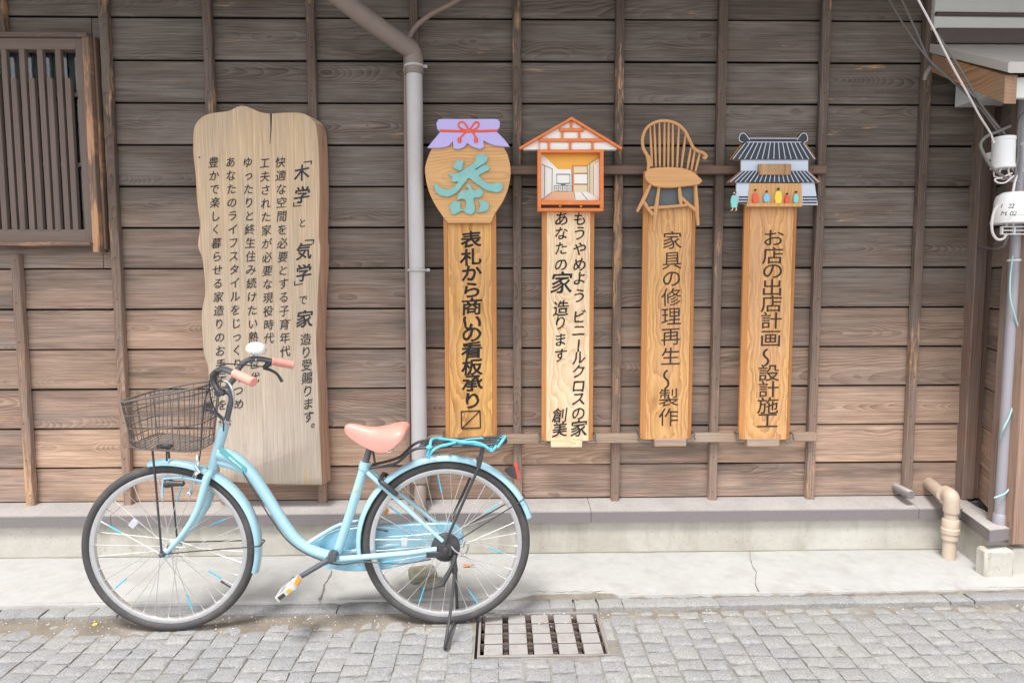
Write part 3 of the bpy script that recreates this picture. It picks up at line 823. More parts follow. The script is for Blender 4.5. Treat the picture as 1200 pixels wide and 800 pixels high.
# drain grate in the street
gt=thing('drain_grate','rectangular steel drain grate of pale plates set in the cobbles behind the bicycle stand','drain grate',((GRX0+GRX1)/2,(GRY0+GRY1)/2,0))
gw,gd=GRX1-GRX0,GRY1-GRY0
m=MB(); fwid=.010; zc=-.004
gcx,gcy=(GRX0+GRX1)/2,(GRY0+GRY1)/2
m.box((gcx,GRY0+fwid/2,zc-.02),(gw,fwid,.05)); m.box((gcx,GRY1-fwid/2,zc-.02),(gw,fwid,.05)); m.box((GRX0+fwid/2,gcy,zc-.0205),(fwid,gd-2*fwid,.05)); m.box((GRX1-fwid/2,gcy,zc-.0205),(fwid,gd-2*fwid,.05))
m.build('frame',m_grateframe,gt)
m=MB(); iw,idp=gw-2*fwid-.006,gd-2*fwid-.006
for i in range(4):
    xx=GRX0+fwid+.003+iw*(i+1)/5
    m.box((xx,gcy,-.040),(.020,idp,.018))
    for j in range(5): m.box((xx,GRY0+fwid+.003+idp*min(max(j/4,.03),.97),-.022),(.021,.016,.016))
for j in range(1,4):
    m.box((gcx,GRY0+fwid+.003+idp*j/4,-.016),(iw,.005,.03))
m.build('bearing_bars',m_gratebar,gt)
for i in range(5):
    for j in range(4):
        m=MB(); m.box((GRX0+fwid+.003+iw*(i+.5)/5,GRY0+fwid+.003+idp*(j+.5)/4,-.010+rng.uniform(-.0008,.0008)),(iw/5-.024,idp/4-.0075,.018),ch=.002)
        m.build('plate',m_grateplate,gt)
m=MB(); m.box((gcx,gcy,-.20),(gw-.002,gd-.002,.02)); 
for (cx_,cy_,sx_,sy_) in ((gcx,GRY0+.001,gw,.004),(gcx,GRY1-.001,gw,.004),(GRX0+.001,gcy,.004,gd),(GRX1-.001,gcy,.004,gd)): m.box((cx_,cy_,-.125),(sx_,sy_,.15))
m.build('pit',m_pit,gt)
# ------------------------------------------------------------------ lettering
_glyph={}
def glyph(ch):
    k=ch
    if k not in _glyph:
        c=bpy.data.curves.new('glyph','FONT'); c.body=ch; c.size=1.0; c.resolution_u=5
        o=bpy.data.objects.new('glyph',c); sc.collection.objects.link(o); bpy.context.view_layer.update()
        m=bpy.data.meshes.new_from_object(o.evaluated_get(bpy.context.evaluated_depsgraph_get()))
        V=[(v.co.x,v.co.y) for v in m.vertices]; F=[tuple(p.vertices) for p in m.polygons]
        bpy.data.objects.remove(o); bpy.data.curves.remove(c); bpy.data.meshes.remove(m)
        _glyph[k]=(V,F)
    return _glyph[k]
EM=0.82
def write(mb, chars, Y, bold=.012, wx=1.0, slant=0.0, tilt=0.0, jitter=0.0, brush=0.0, thick=.0012, sans_vert='ー〜'):
    """chars: (character, pixel x, pixel y, pixel height of the full em square)"""
    for (ch,px,py,h) in chars:
        V,F=glyph(ch)
        ctr=W(px,py,Y); hh=(W(px,py-h/2,Y).z-W(px,py+h/2,Y).z)
        s=hh/EM*.86; base=.315      # centre of the em square above the baseline
        o=rng.random()*50; a0=rng.uniform(-jitter,jitter)
        P=[]
        xs=[v[0] for v in V]; cx_=EM/2+.0
        if ch in 'っ': cx_-=.06; 
        for (x,y) in V:
            x-=cx_; y-=base
            if ch in sans_vert: x,y=(y,-x) if ch=='ー' else (-y*1.0,-x)
            if ch in 'っ': y+=.03
            if brush:
                x+=brush*mnoise.noise(Vector((x*4+o,y*4,o))); y+=brush*mnoise.noise(Vector((x*4+o,y*4,o+9)))
            x,y=x*wx+slant*y, y+tilt*x
            x,y=x*math.cos(a0)-y*math.sin(a0), x*math.sin(a0)+y*math.cos(a0)
            P.append(Vector((ctr.x+x*s,Y,ctr.z+y*s)))
        # outline edges give the paint film its small thickness
        cnt={}
        for f in F:
            for i in range(len(f)):
                e=(f[i],f[(i+1)%len(f)]); cnt[e]=1
        n=len(P)
        nr=0
        for f in F[:3]:
            a,b,c=P[f[0]],P[f[1]],P[f[2]]; nr+=(b-a).cross(c-a).y
        FF=[f if nr<0 else f[::-1] for f in F]
        side=[]
        for (i,j) in cnt:
            if (j,i) not in cnt: side.append((i,n+i,n+j,j) if nr<0 else (j,n+j,n+i,i))
        mb.add(P+[p+Vector((0,thick,0)) for p in P],FF+side,None,rng.random())
        if bold>0:           # brush strokes are fatter than the skeleton: a rounded bead along every outline
            TV=[];TF=[]
            for (i,j) in cnt:
                if (j,i) in cnt: continue
                a,b=P[i],P[j]; d=b-a
                if d.length<1e-6: continue
                d.normalize(); nn=Vector((-d.z,0,d.x)); r=bold*s*(1+.35*mnoise.noise(Vector((a.x*60,a.z*60,o))))
                a=a-d*r*.5; b=b+d*r*.5; k0=len(TV)
                ring=[nn*r,nn*r*.6+Vector((0,-.0006,0)),-nn*r*.6+Vector((0,-.0006,0)),-nn*r,Vector((0,.0006,0))]
                TV+=[a+q for q in ring]+[b+q for q in ring]
                TF+=[(k0+q,k0+(q+1)%5,k0+5+(q+1)%5,k0+5+q) for q in range(5)]+[(k0+4,k0+3,k0+2,k0+1,k0),(k0+5,k0+6,k0+7,k0+8,k0+9)]
            mb.add(TV,TF,None,rng.random())
def column(s, x0, y0, x1, y1, h, hh=None):
    n=len(s); return [(c,x0+(x1-x0)*i/(n-1),y0+(y1-y0)*i/(n-1),(hh or {}).get(c,h)) for i,c in enumerate(s) if c!=' ']
def pxpoly(pts, Y, crop=None):
    """points given in a zoomed crop (x0,y0,scale) of the photograph"""
    if crop: x0,y0,k=crop; pts=[(x0+x/k,y0+y/k) for x,y in pts]
    return [W(x,y,Y) for x,y in pts]

# ------------------------------------------------------------------ the big live-edge signboard
bp=[(226,180),(226,168),(227,150),(234,139),(246,133),(267,130),(278,125),(285,124),(295,127),(304,131),(316,133),(332,132),(349,132),(360,135),(369,143),(372,154),(374,183),(375,230),
    (374,277),(376,292),(373.5,335),(372,376),(371,407),(373,450),(375,506),(376,525),(378,568)]
bl=[(325,567.5),(265,564.5),(247,563),(250,540),(252,505),(247,470),(244,439),(243,429),(239,416),(237,397),(236,366),(240,342),(237,305),(231.6,288),(234,264),(230.5,236),(229,208)]
SY=-.125
o_=W(305,350,SY)
sign0=thing('wooden_signboard','tall weathered grey-tan board with wavy live edge and six brushed columns of writing','signboard',(o_.x,SY+.04,W(305,560,SY).z))
outline=catmull([W(x,y,SY) for x,y in bp],[0]*len(bp),4)[0]
outline+=catmull([W(x,y,SY) for x,y in bl]+[W(226,180,SY)],[0]*(len(bl)+1),4)[0][:-1]
cxx=W(305,350,SY).x
mb_=MB(); back=[]
front=[]
for p in outline:
    side=.020 if p.x>cxx else .004
    f=min(1,abs(p.x-cxx)/.25)
    back.append(p+Vector(((side if p.x>cxx else -side)*f,.085,0))); front.append(p)
mb_.prism(front,(0,.085,0),.003,grain='z',back=back,seed=.31,tone=lambda p: max(0,min(1,(1.75-p.z)/1.1)))
board=mb_.build('board',[m_bigboard,m_bark],sign0,angle=50)
for p in board.data.polygons:
    if abs(p.normal.y)<.75 and p.normal.z<.55: p.material_index=1
c=MB(); c.add([W(316.3,133.2,SY-.0012),W(318.7,133.2,SY-.0012),W(318.2,150,SY-.0012),W(316.5,170,SY-.0012),W(316.1,168,SY-.0012),W(316.9,150,SY-.0012)],[(0,5,4,3,2,1)]); c.build('crack',m_carved,sign0,smooth=False)
kn=MB(); kn.lathe(W(233.5,184.5,SY-.0012),(0,-1,0),[(.004,0),(.003,.001),(0,.0012)],10); kn.build('knot_hole',m_carved,sign0)
t=MB(); LY=SY-.0016
tx=[('﹁',358,188,16),('木',352,203.6,21),('学',352,230,22),('﹂',348.5,245,16),('と',353.5,262,12),('﹁',360,280,17),('気',354.5,295.6,22),('学',354,321,22),('﹂',350,337,17),('で',354,352,13),('家',355,375,23)]
tx+=column('造り受賜ります︒',357,398.4,361,504,15.5)
tx+=column('快適な空間を必要とする子育年代',327.5,191,333,412.5,14.5)
tx+=column('工夫された家が必要な現役時代',309,192,314,397,14)
tx+=column('ゆったりと終生住み続けたい熟年世代',289,191,297,443,14)
tx+=column('あなたのライフスタイルをじっくり見つめ',269,191,278.5,474,14)
tx+=column('豊かで楽しく暮らせる家造りのお手伝いを',249,191,259,475,14)
tx=[(a,b,c,d*.9) for a,b,c,d in tx]
write(t,[q_ for q_ in tx if q_[3]<17],LY,.004,.92,.12,.10,.06,.045)
write(t,[q_ for q_ in tx if q_[3]>=17],LY,.016,.95,.12,.12,.05,.045)
t.build('lettering',m_inkgrey,sign0,smooth=False)

# ------------------------------------------------------------------ four carved trade signs on two rails
PY=-.115          # face of the sign panels
def rail(name,label,pa,pb,y,h,mat):
    a,b=W(*pa,y),W(*pb,y)
    m=MB(); m.box(((a.x+b.x)/2,y+.016,(a.z+b.z)/2),(b.x-a.x,.032,h),(Vector((b.x-a.x,0,b.z-a.z)).normalized(),Vector((0,1,0)),Vector((-(b.z-a.z),0,b.x-a.x)).normalized()),grain='x',ch=.003)
    for px in (612,726,842,953):
        p=W(px,(pa[1]+pb[1])/2,y-.001)
        if a.x<p.x<b.x: m.lathe((p.x,y,a.z+(b.z-a.z)*(p.x-a.x)/(b.x-a.x)),(0,-1,0),[(.005,-.002),(.004,.0015),(0,.002)],10)
    o=m.build(name,mat); tag(o,label,'rail','rails carrying the trade signs')
rail('wooden_rail','dark brown wooden rail behind the pictures on top of the four trade signs',(494,199),(969,198.5),-.068,.042,m_raildark)
rail('wooden_rail','pale grey wooden rail under the feet of the four trade signs',(500,515.5),(957,512),-.072,.045,m_rail)
def trade_sign(label, xt, xb, ytop, ybot, mat, seed, block=None):
    """xt/xb: pixel x of the left and right side at the top and at the foot"""
    xl=(W(xt[0],ytop,PY).x+W(xb[0],ybot,PY).x)/2; xr=(W(xt[1],ytop,PY).x+W(xb[1],ybot,PY).x)/2
    z1=W((xt[0]+xt[1])/2,ytop,PY).z; z0=W((xb[0]+xb[1])/2,ybot,PY).z
    s=thing('trade_sign',label,'sign',((xl+xr)/2,PY+.02,z0),'trade signs hung on the two rails')
    sw=.022
    m=MB(); m.box(((xl+xr)/2,PY+.013,(z0+z1)/2),(xr-xl-2*sw,.026,z1-z0),grain='z',seed=seed,ch=.001); m.build('panel',mat,s)
    for (x,sg) in ((xl+sw/2,1),(xr-sw/2,-1)):
        m=MB(); hw=sw/2-.0006
        fr=[(x-sg*hw,PY+.016),(x+sg*hw,PY-.002),(x+sg*hw,PY+.028),(x-sg*hw,PY+.034)]
        V=[(a,b,z) for z in (z0,z1) for a,b in fr]
        F=[(0,1,5,4),(1,2,6,5),(2,3,7,6),(3,0,4,7),(3,2,1,0),(4,5,6,7)]
        if sg>0: F=[f[::-1] for f in F]
        m.add(V,[f[::-1] for f in F],[(v[2],v[0]-x,v[1]-PY) for v in V],rng.random()); m.build('edge_strip',m_stile,s,smooth=False)
    for sg,x in ((-1,xl),(1,xr)):
        m=MB(); p=[(x+sg*.012,z0+.03),(x+sg*.008,z0+.012),(x+sg*.014,z0+.002),(x+sg*.004,z0-.008),(x-sg*.022,z0-.008),(x-sg*.026,z0-.018)]
        m.tube([Vector((a,PY-.002,b)) for a,b in p],.0042,6,smooth=2); m.tube([Vector((x+sg*.008,PY+.0,z0+.028)),Vector((x+sg*.008,PY+.05,z0+.028))],.005,6)
        m.build('hook_bracket',m_iron,s)
    if block:
        a=W(block[0],block[2],PY-.006); b=W(block[1],block[3],PY-.006)
        m=MB(); m.box(((a.x+b.x)/2,PY+.012,(a.z+b.z)/2),(b.x-a.x,.046,a.z-b.z),grain='x',ch=.002); m.build('foot_block',m_palewood if block[4]=='tan' else m_rail,s)
    return s
# -- the tea jar
s1=trade_sign('carved pine sign crowned by a tea jar in a lilac cloth cap',(519,581),(522,583),250,514.5,m_signwood,.23)
k=(490,120,4.704)
jar=[(70,265),(45,330),(38,380),(50,460),(80,540),(130,620),(165,665),(400,665),(425,610),(470,540),(500,460),(510,380),(500,310),(480,262),(440,215),(270,205),(110,215)]
J=pxpoly(jar,PY-.034,k)
Jc=catmull(J[6:7]+J[7:8],[0,0],2)[0][:-1]+catmull(J[7:]+J[:7],[0]*len(J),5)[0][:-1]
m=MB(); m.prism(Jc,(0,.032,0),.002,grain='x',seed=.62); m.build('jar',m_jarwood,s1,angle=30)
cap=[(50,250),(68,228),(88,203),(120,165),(105,145),(100,115),(112,94),(135,91),(280,92),(420,91),(440,93),(452,112),(448,140),(432,160),(452,180),(475,203),(492,225),(505,245),(470,243),(430,240),(395,228),(358,210),(364,235),(360,250),(340,258),(300,245),(270,225),(255,245),(225,258),(195,255),(194,232),(190,215),(175,235),(150,247),(105,252)]
m=MB(); m.prism(pxpoly(cap,PY-.050,k),(0,.016,0),.0015); m.build('cloth_cap',m_lilac,s1)
m=MB(); yb_=PY-.0505
q=lambda x,y: W(490+x/4.704,120+y/4.704,yb_)
m.tube([q(118,157),q(200,159),q(280,160),q(360,159),q(436,156)],.006,8)
m.tube([q(278,155),q(240,148),q(222,128),q(232,110),(q(252,112)),q(268,132),q(280,155)],.0045,7,smooth=4)
m.tube([q(282,155),q(300,130),q(316,110),q(332,114),q(332,132),q(312,150),q(285,157)],.0045,7,smooth=4)
m.tube([q(272,158),q(252,175),q(230,200)],.0045,7,smooth=3); m.tube([q(288,158),q(308,175),q(318,200)],.0045,7,smooth=3)
for (x,y) in ((229,208),(320,208)): m.tube([q(x,y-14),q(x-1,y-2),q(x-2,y+14)],[.006,.010,.0085],9)
m.lathe(q(280,158),(0,-1,0),[(.010,-.002),(.008,.005),(0,.007)],10)
m.build('ribbon',m_redpaint,s1)
kt=(500,170,8.89)
tea=[[(80,395),(110,410),(150,445),(200,460),(260,450),(300,420),(330,380),(285,385),(255,370),(262,335),(225,305),(235,290),(270,300),(330,290),(370,265),(430,225),(480,195),(505,160),(515,110),(545,92),(600,98),(630,120),(632,155),(610,185),(560,218),(505,250),(520,255),(560,228),(600,205),(640,220),(660,245),(640,265),(590,290),(545,320),(580,360),(640,395),(700,400),(750,388),(790,410),(795,440),(770,480),(720,492),(620,470),(560,430),(500,390),(440,345),(400,390),(350,450),(310,495),(250,530),(200,537),(150,525),(105,500),(85,460)],
     [(310,160),(350,165),(388,165),(375,210),(372,250),(345,268),(275,235),(290,200)],
     [(428,400),(450,410),(470,450),(500,470),(540,450),(575,465),(588,500),(570,535),(540,550),(495,550),(490,600),(505,650),(495,700),(450,725),(410,705),(375,685),(330,700),(290,725),(260,715),(255,680),(235,655),(255,610),(290,580),(320,590),(350,590),(350,630),(355,665),(385,665),(405,640),(410,600),(395,570),(360,560),(325,575),(320,540),(340,500),(380,470),(425,470),(435,450),(412,440),(418,410)],
     [(540,580),(580,575),(620,590),(650,620),(645,665),(610,690),(560,700),(525,700),(550,660),(560,620)]]
m=MB()
for p in tea: m.prism(closed_curve(pxpoly(p,PY-.048,kt),3),(0,.014,0),.0015)
m.build('tea_character',m_tealpaint,s1,angle=30)
t=MB()
ys=[282,302.5,321,341,360.6,379,392.7,411.6,431,450,470.6]
write(t,[(c_,549.6+1.6*(y-282)/190,y,19.5) for c_,y in zip('表札から商いの看板承り',ys)],PY-.0016,.024,1.26,.03,.09,.03,.04)
t.build('lettering',m_ink,s1,smooth=False)
t=MB(); A=[W(540.5,482,PY-.002),W(562.5,481,PY-.002),W(563,501,PY-.002),W(541,502,PY-.002)]
for a,b in ((0,1),(1,2),(2,3),(3,0),(1,3)): t.tube([A[a],A[b]],.0030 if (a,b)!=(1,3) else .0024,6)
t.build('box_mark',m_ink,s1)
# -- the house with a room
s2=trade_sign('pale pine sign crowned by an orange-framed house picture with a room inside',(636,698),(634,694.5),240,516.5,m_palewood,.77,(645.5,682,514,523.5,'tan'))
k=(600,125,5.929)
P=lambda pts,y: pxpoly(pts,y,k)
bx=P([(178,298),(640,298),(636,725),(178,725)],PY-.03)
def frame_bar(m,a,b,y,th,dep=.03):
    a=W(600+a[0]/5.929,125+a[1]/5.929,y); b=W(600+b[0]/5.929,125+b[1]/5.929,y); d=(b-a); L=d.length; d.normalize(); n_=Vector((-d.z,0,d.x))
    m.box((a+b)/2+Vector((0,dep/2,0)),(L,dep,th),(d,Vector((0,1,0)),n_),grain='x',ch=.0015)
fy=PY-.055; pxm=1/5.929/233*.97
m=MB()
frame_bar(m,(178,308),(640,308),fy,20*pxm,.055); frame_bar(m,(178,715),(636,715),fy,20*pxm,.055); frame_bar(m,(190,318),(190,705),fy+.001,24*pxm,.054); frame_bar(m,(625,318),(625,705),fy+.001,24*pxm,.054)
frame_bar(m,(202,666),(613,666),fy+.002,30*pxm,.05)
m.build('picture_frame',m_orangewood,s2)
m=MB(); m.prism(P([(200,318),(614,318),(614,652),(200,652)],PY-.012),(0,.01,0)); m.build('picture_panel',m_whitepaint,s2,smooth=False)
m=MB(); m.prism(P([(200,680),(614,680),(614,706),(200,706)],PY-.02),(0,.018,0)); m.build('drawer_slot',m_darktrim,s2,smooth=False)
for x in (335,480):
    m=MB(); m.lathe(W(600+x/5.929,125+690/5.929,PY-.036),(0,-1,0),[(.006,-.014),(.007,0),(.004,.004),(0,.005)],12); m.build('knob',m_ochre,s2)
def layer(name,pts,y,mat,par,kk=k):
    m=MB(); m.prism(pxpoly(pts,y,kk),(0,.0014,0)); return m.build(name,mat,par,smooth=False)
Y1=PY-.0135
layer('painted_ceiling',[(203,322),(612,322),(612,345),(525,405),(425,405),(415,435),(320,435)],Y1,m_ochre,s2)
layer('painted_floor',[(203,650),(290,590),(430,592),(430,650)],Y1,m_floorpaint,s2)
layer('painted_side_wall',[(527,405),(612,347),(612,648),(527,592)],Y1,m_cream,s2)
layer('painted_mat_floor',[(432,594),(525,592),(612,648),(440,650)],Y1-.0001,m_whitepaint,s2)
layer('painted_closet',[(428,405),(525,405),(525,592),(428,592)],Y1,m_cream,s2)
layer('painted_shelf',[(434,468),(522,468),(522,536),(434,536)],Y1-.0016,m_whitepaint,s2)
layer('painted_door',[(568,412),(606,382),(606,640),(568,612)],Y1-.0016,m_whitepaint,s2)
layer('painted_cabinet',[(293,548),(410,548),(410,588),(293,588)],Y1,m_siding,s2)
m=MB(); yy=PY-.0145
ln=lambda pts,r=.0012,cl=False: m.tube(P(pts,yy),r,5,closed=cl)
for a in ([(311,470),(402,470),(402,534),(311,534)],): ln(a,.0018,True)
ln([(340,542),(372,542)],.0014)
for a in ([(205,400),(280,432)],[(228,412),(226,625)],[(280,432),(278,590)],[(205,648),(280,592)],[(293,548),(410,548),(410,588),(293,588),(293,548)],[(322,550),(322,587)],[(352,550),(352,587)],[(382,550),(382,587)],[(415,435),(418,592)],
          [(482,595),(525,648)],[(432,594),(440,650)],[(612,347),(527,405)],[(540,398),(540,600)],[(568,412),(568,612)],[(525,405),(525,592)],[(434,468),(522,468)],[(434,536),(522,536)]): ln(a,.0010)
for x in (307,337,367,397): ln([(x-6,568),(x+6,568)],.0014)
m.build('painted_outline',m_inkgrey,s2)
m=MB(); frame_bar(m,(424,405),(424,592),Y1-.003,9*pxm,.003); frame_bar(m,(432,410),(525,410),Y1-.0032,9*pxm,.003); frame_bar(m,(432,463),(525,463),Y1-.0032,6*pxm,.003); frame_bar(m,(432,540),(525,540),Y1-.0032,6*pxm,.003); m.build('closet_frame',m_orangewood,s2)
# gable
gy=PY-.045
m=MB(); m.prism(P([(415,85),(735,288),(725,299),(85,299),(75,290)],gy+.012),(0,.03,0),.001); m.build('gable',m_whitepaint,s2)
m=MB(); frame_bar(m,(52,290),(418,78),gy-.012,17*pxm,.05); frame_bar(m,(412,78),(765,292),gy-.0125,17*pxm,.05); m.build('verge_board',m_orangewood,s2)
m=MB(); frame_bar(m,(330,160),(500,160),gy,22*pxm,.012); frame_bar(m,(190,232),(648,232),gy,22*pxm,.012); frame_bar(m,(412,95),(412,150),gy+.001,14*pxm,.011)
for x,a,b in ((350,172,222),(468,172,222),(256,243,298),(405,243,298),(560,243,298)): frame_bar(m,(x,a),(x,b),gy+.001,15*pxm,.011)
frame_bar(m,(188,243),(188,298),gy+.001,3*pxm,.011)
m.build('timber_framing',m_orangewood,s2)
t=MB()
R=[('も',257.5),('う',274),('や',293),('め',311),('よ',327),('う',347.5),('ビ',372),('ニ',388),('ー',403.5),('ル',420),('ク',436),('ロ',453),('ス',468),('の',485)]
tx=[(c_,678-1.8*(y-257)/230,y,16.5) for c_,y in R]+[('家',676.3,503,20)]
L=[('あ',257.5,17),('な',274.4,16),('た',292,16),('の',311,16),('家',333,26),('造',362.5,18.5),('り',379,16),('ま',399,16),('す',417,16),('創',487.5,17.5),('美',504,17.5)]
tx+=[(c_,656.3-2*(y-257)/230,y,h) for c_,y,h in L]
write(t,tx,PY-.0016,.010,1.0,.08,.08,.04,.04)
t.build('lettering',m_ink,s2,smooth=False)
# -- the chair
s3=trade_sign('carved pine sign crowned by a small spindle-back armchair',(755.5,817),(750.5,811.5),200,514.5,m_signwood2,.41,(767,804,514,522.5,'grey'))
k=(730,130,5.333); cy_=PY-.034
Q=lambda x,y,d=0: W(730+x/5.333,130+y/5.333,cy_+d)
m=MB(); m.tube([Q(180,345),Q(165,300),Q(150,275),Q(128,235),Q(122,180),Q(140,120),Q(180,82),Q(240,63),Q(300,68),Q(350,90),Q(390,130),Q(415,180),Q(440,230),Q(470,252),Q(500,262),Q(520,282),Q(514,296),Q(500,288)],[.0085]*3+[.0075]*15,9,smooth=4); m.build('back_hoop',m_chairwood,s3)
m=MB()
for a,b in (((170,100),(182,350)),((196,78),(206,350)),((228,68),(231,350)),((260,65),(258,350)),((286,66),(283,350)),((312,72),(310,352)),((350,92),(338,354)),((392,140),(365,358)),((424,232),(402,365)),((450,245),(427,372)),((482,258),(452,380))):
    m.tube([Q(*a,.004),Q((a[0]+b[0])/2,(a[1]+b[1])/2,.004),Q(*b,.004)],[.0038,.0062,.0045],8)
m.tube([Q(158,285),Q(162,330),Q(158,375)],[.012,.009,.008],9); m.build('spindles',m_chairwood,s3)
m=MB(); m.prism(closed_curve([Q(x,y,-.012) for x,y in [(138,395),(150,372),(180,358),(260,351),(360,355),(430,375),(485,420),(495,440),(470,460),(400,470),(300,479),(220,475),(170,455),(142,425)]],4),(0,.03,0),.003,grain='x'); m.build('seat',m_chairwood,s3)
for a,b,c_ in (((178,450),(135,540),(88,630)),((226,475),(208,600),(190,755)),((352,472),(358,540),(366,600)),((455,462),(460,580),(470,715))):
    m=MB(); m.tube([Q(*a,.002),Q(*b,.002),Q(*c_,.002)],[.0065,.0105,.007],9,smooth=3); m.build('leg',m_chairwood,s3)
m=MB(); m.tube([Q(132,570,.004),Q(160,615,.004),Q(190,650,.004)],.0085,8,smooth=2); m.tube([Q(165,607,.004),Q(280,600,.004),Q(400,588,.004)],.0075,8); m.tube([Q(362,540,.004),Q(410,585,.004),Q(458,622,.004)],.0085,8); m.build('stretcher',m_chairwood,s3)
m=MB(); m.prism([Q(x,y,.020) for x,y in [(180,472),(440,472),(442,588),(150,612),(140,575)]],(0,.012,0)); m.build('dark_backing',m_dpanel,s3)
t=MB()
ys=[283,306.5,327.5,349.5,372,395.5,419]
write(t,[(c_,785.6-3*(y-283)/205,y,21.5) for c_,y in zip('家具の修理再生',ys)]+[('〜',782.5,442,24),('製',781.5,467,21.5),('作',781,490,21.5)],PY-.0014,.0,1.08,.0,.05,.02,.02)
t.build('lettering',m_carved,s3,smooth=False)
# -- the shop
s4=trade_sign('carved pine sign crowned by a tiled shop with little painted customers',(874,936),(867.5,927),228,515,m_signwood2,.83,(875.5,913,514,522.5,'grey'))
k=(840,140,6.667)
sl=lambda name,pts,d,mat,th=.008: (lambda mm: (mm.prism(pxpoly(pts,PY-d,k),(0,th,0),.0008), mm.build(name,mat,s4))[1])(MB())
sl('backing',[(215,160),(680,160),(780,312),(715,320),(715,398),(815,492),(765,500),(790,670),(155,660),(155,500),(80,492),(190,398),(190,320),(105,310)],.016,m_stile,.014)
sl('plaster_wall',[(190,300),(715,300),(715,405),(190,405)],.024,m_wallpaint)
sl('plaster_wall',[(155,485),(260,485),(260,662),(170,655),(150,590)],.024,m_wallpaint); sl('plaster_wall',[(655,485),(762,485),(790,668),(655,668)],.024,m_wallpaint)
for nm,top,bot,xa,xb,x2,x3,n_ in (('roof',172,312,222,678,112,778,14),('roof',402,492,196,712,92,806,18)):
    r_=sl(nm,[(xa,top),(xb,top),(x3,bot),(x2,bot)],.034,m_roofblack)
    m=MB()
    for i in range(n_+1):
        f=(i+.3)/(n_+.6); a=(xa+(xb-xa)*f,top+2); b=(x2+(x3-x2)*f,bot-2)
        m.tube(pxpoly([a,b],PY-.0345,k),.0022,6)
    m.build('roof_rib',m_wallpaint,r_)
sl('ridge',[(245,146),(640,148),(640,172),(245,172)],.036,m_roofblack); 
m=MB(); m.tube(pxpoly([(245,148),(640,149)],PY-.037,k),.0022,6); m.tube(pxpoly([(232,178),(660,178)],PY-.037,k),.0022,6); m.build('ridge_line',m_wallpaint,s4)
for cx_,sg in ((220,-1),(665,1)):
    m=MB()
    for dx,dy,r in ((-25,8,20),(-2,-22,22),(25,-12,19),(5,12,24)): m.lathe(W(840+(cx_+dx*-sg*-1)/6.667,140+(150+dy)/6.667,PY-.036),(0,-1,0),[(r/6.667/240,-.012),(r/6.667/240,.002),(0,.004)],12)
    o=m.build('ridge_end_tile',m_roofblack,s4)
    m=MB(); m.tube([W(840+(cx_+x*sg)/6.667,140+(150+y)/6.667,PY-.040) for x,y in ((-38,12),(-22,-12),(0,-38),(28,-40),(44,-10),(40,18),(15,30))],.0020,6,smooth=3); m.build('tile_outline',m_wallpaint,o)
sl('name_board',[(330,348),(582,348),(580,432),(332,432)],.046,m_fascia,.016)
sl('shop_front',[(258,498),(662,498),(668,660),(240,660)],.028,m_jarwood)
sl('shop_step',[(235,655),(668,655),(668,680),(240,680)],.046,m_jarwood,.03)
for (xa,xb,xc,xd) in ((172,248,168,244),(672,780,672,790)):
    for y in (600,622,644): sl('dark_stripe',[(xa,y),(xb,y),(xb+4,y+13),(xa,y+13)],.0255,m_roofblack,.002)
def figure(x,hy,by0,by1,w,mat,walk=False):
    f=MB(); y=PY-.040
    pts=[(x-w*.55,by0),(x-w*.2,by0-8),(x+w*.2,by0-8),(x+w*.55,by0),(x+w*.8,by0+(by1-by0)*.6),(x+w*.62,by0+(by1-by0)*.7),(x+w*.6,by1),(x-w*.6,by1),(x-w*.62,by0+(by1-by0)*.7),(x-w*.8,by0+(by1-by0)*.6)]
    f.prism(closed_curve(pxpoly(pts,y,k),2),(0,.010,0),.001); o=f.build('painted_customer',mat,s4)
    h=MB(); r=.0046*(1.1 if w>36 else .95); h.lathe(W(840+x/6.667,140+hy/6.667,y),(0,-1,0),[(r,-.008),(r*1.05,-.002),(r*.8,.003),(0,.005)],12); h.build('hair' if not walk else 'face',m_roofblack if not walk else m_skin,o)
    l=MB()
    for dx in (-w*.3,w*.3): l.tube(pxpoly([(x+dx,by1-2),(x+dx*(1.6 if walk else 1),by1+22),(x+dx*(1.6 if walk else 1)-(12 if walk else 4),by1+26)],y+.004,k),.0028,6)
    l.build('legs',m_skin,o)
    if walk:
        h=MB(); h.lathe(W(840+(x+10)/6.667,140+(hy-3)/6.667,y-.002),(0,-1,0),[(r*.8,-.004),(r*.8,.002),(0,.004)],10); h.build('hair',m_roofblack,o)
figure(304,550,582,652,30,m_redpaint); figure(392,562,588,642,32,m_blue); figure(484,542,568,654,38,m_yellow); figure(552,580,600,652,24,m_redpaint); figure(622,566,590,650,27,m_robe); figure(138,574,600,686,36,m_robe,True)
t=MB()
ys=[280,300.6,318.5,338,357,376.6,397.5]
write(t,[(c_,904-3.3*(y-280)/115,y,20.5) for c_,y in zip('お店の出店計画',ys)]+[('〜',899.5,416.5,22)]+[(c_,898.5-1.5*(y-438)/55,y,20) for c_,y in zip('設計施工',(438,457,476,493.5))],PY-.0014,.002,1.26,.0,.02,.01,.006)
t.build('lettering',m_carved,s4,smooth=False)

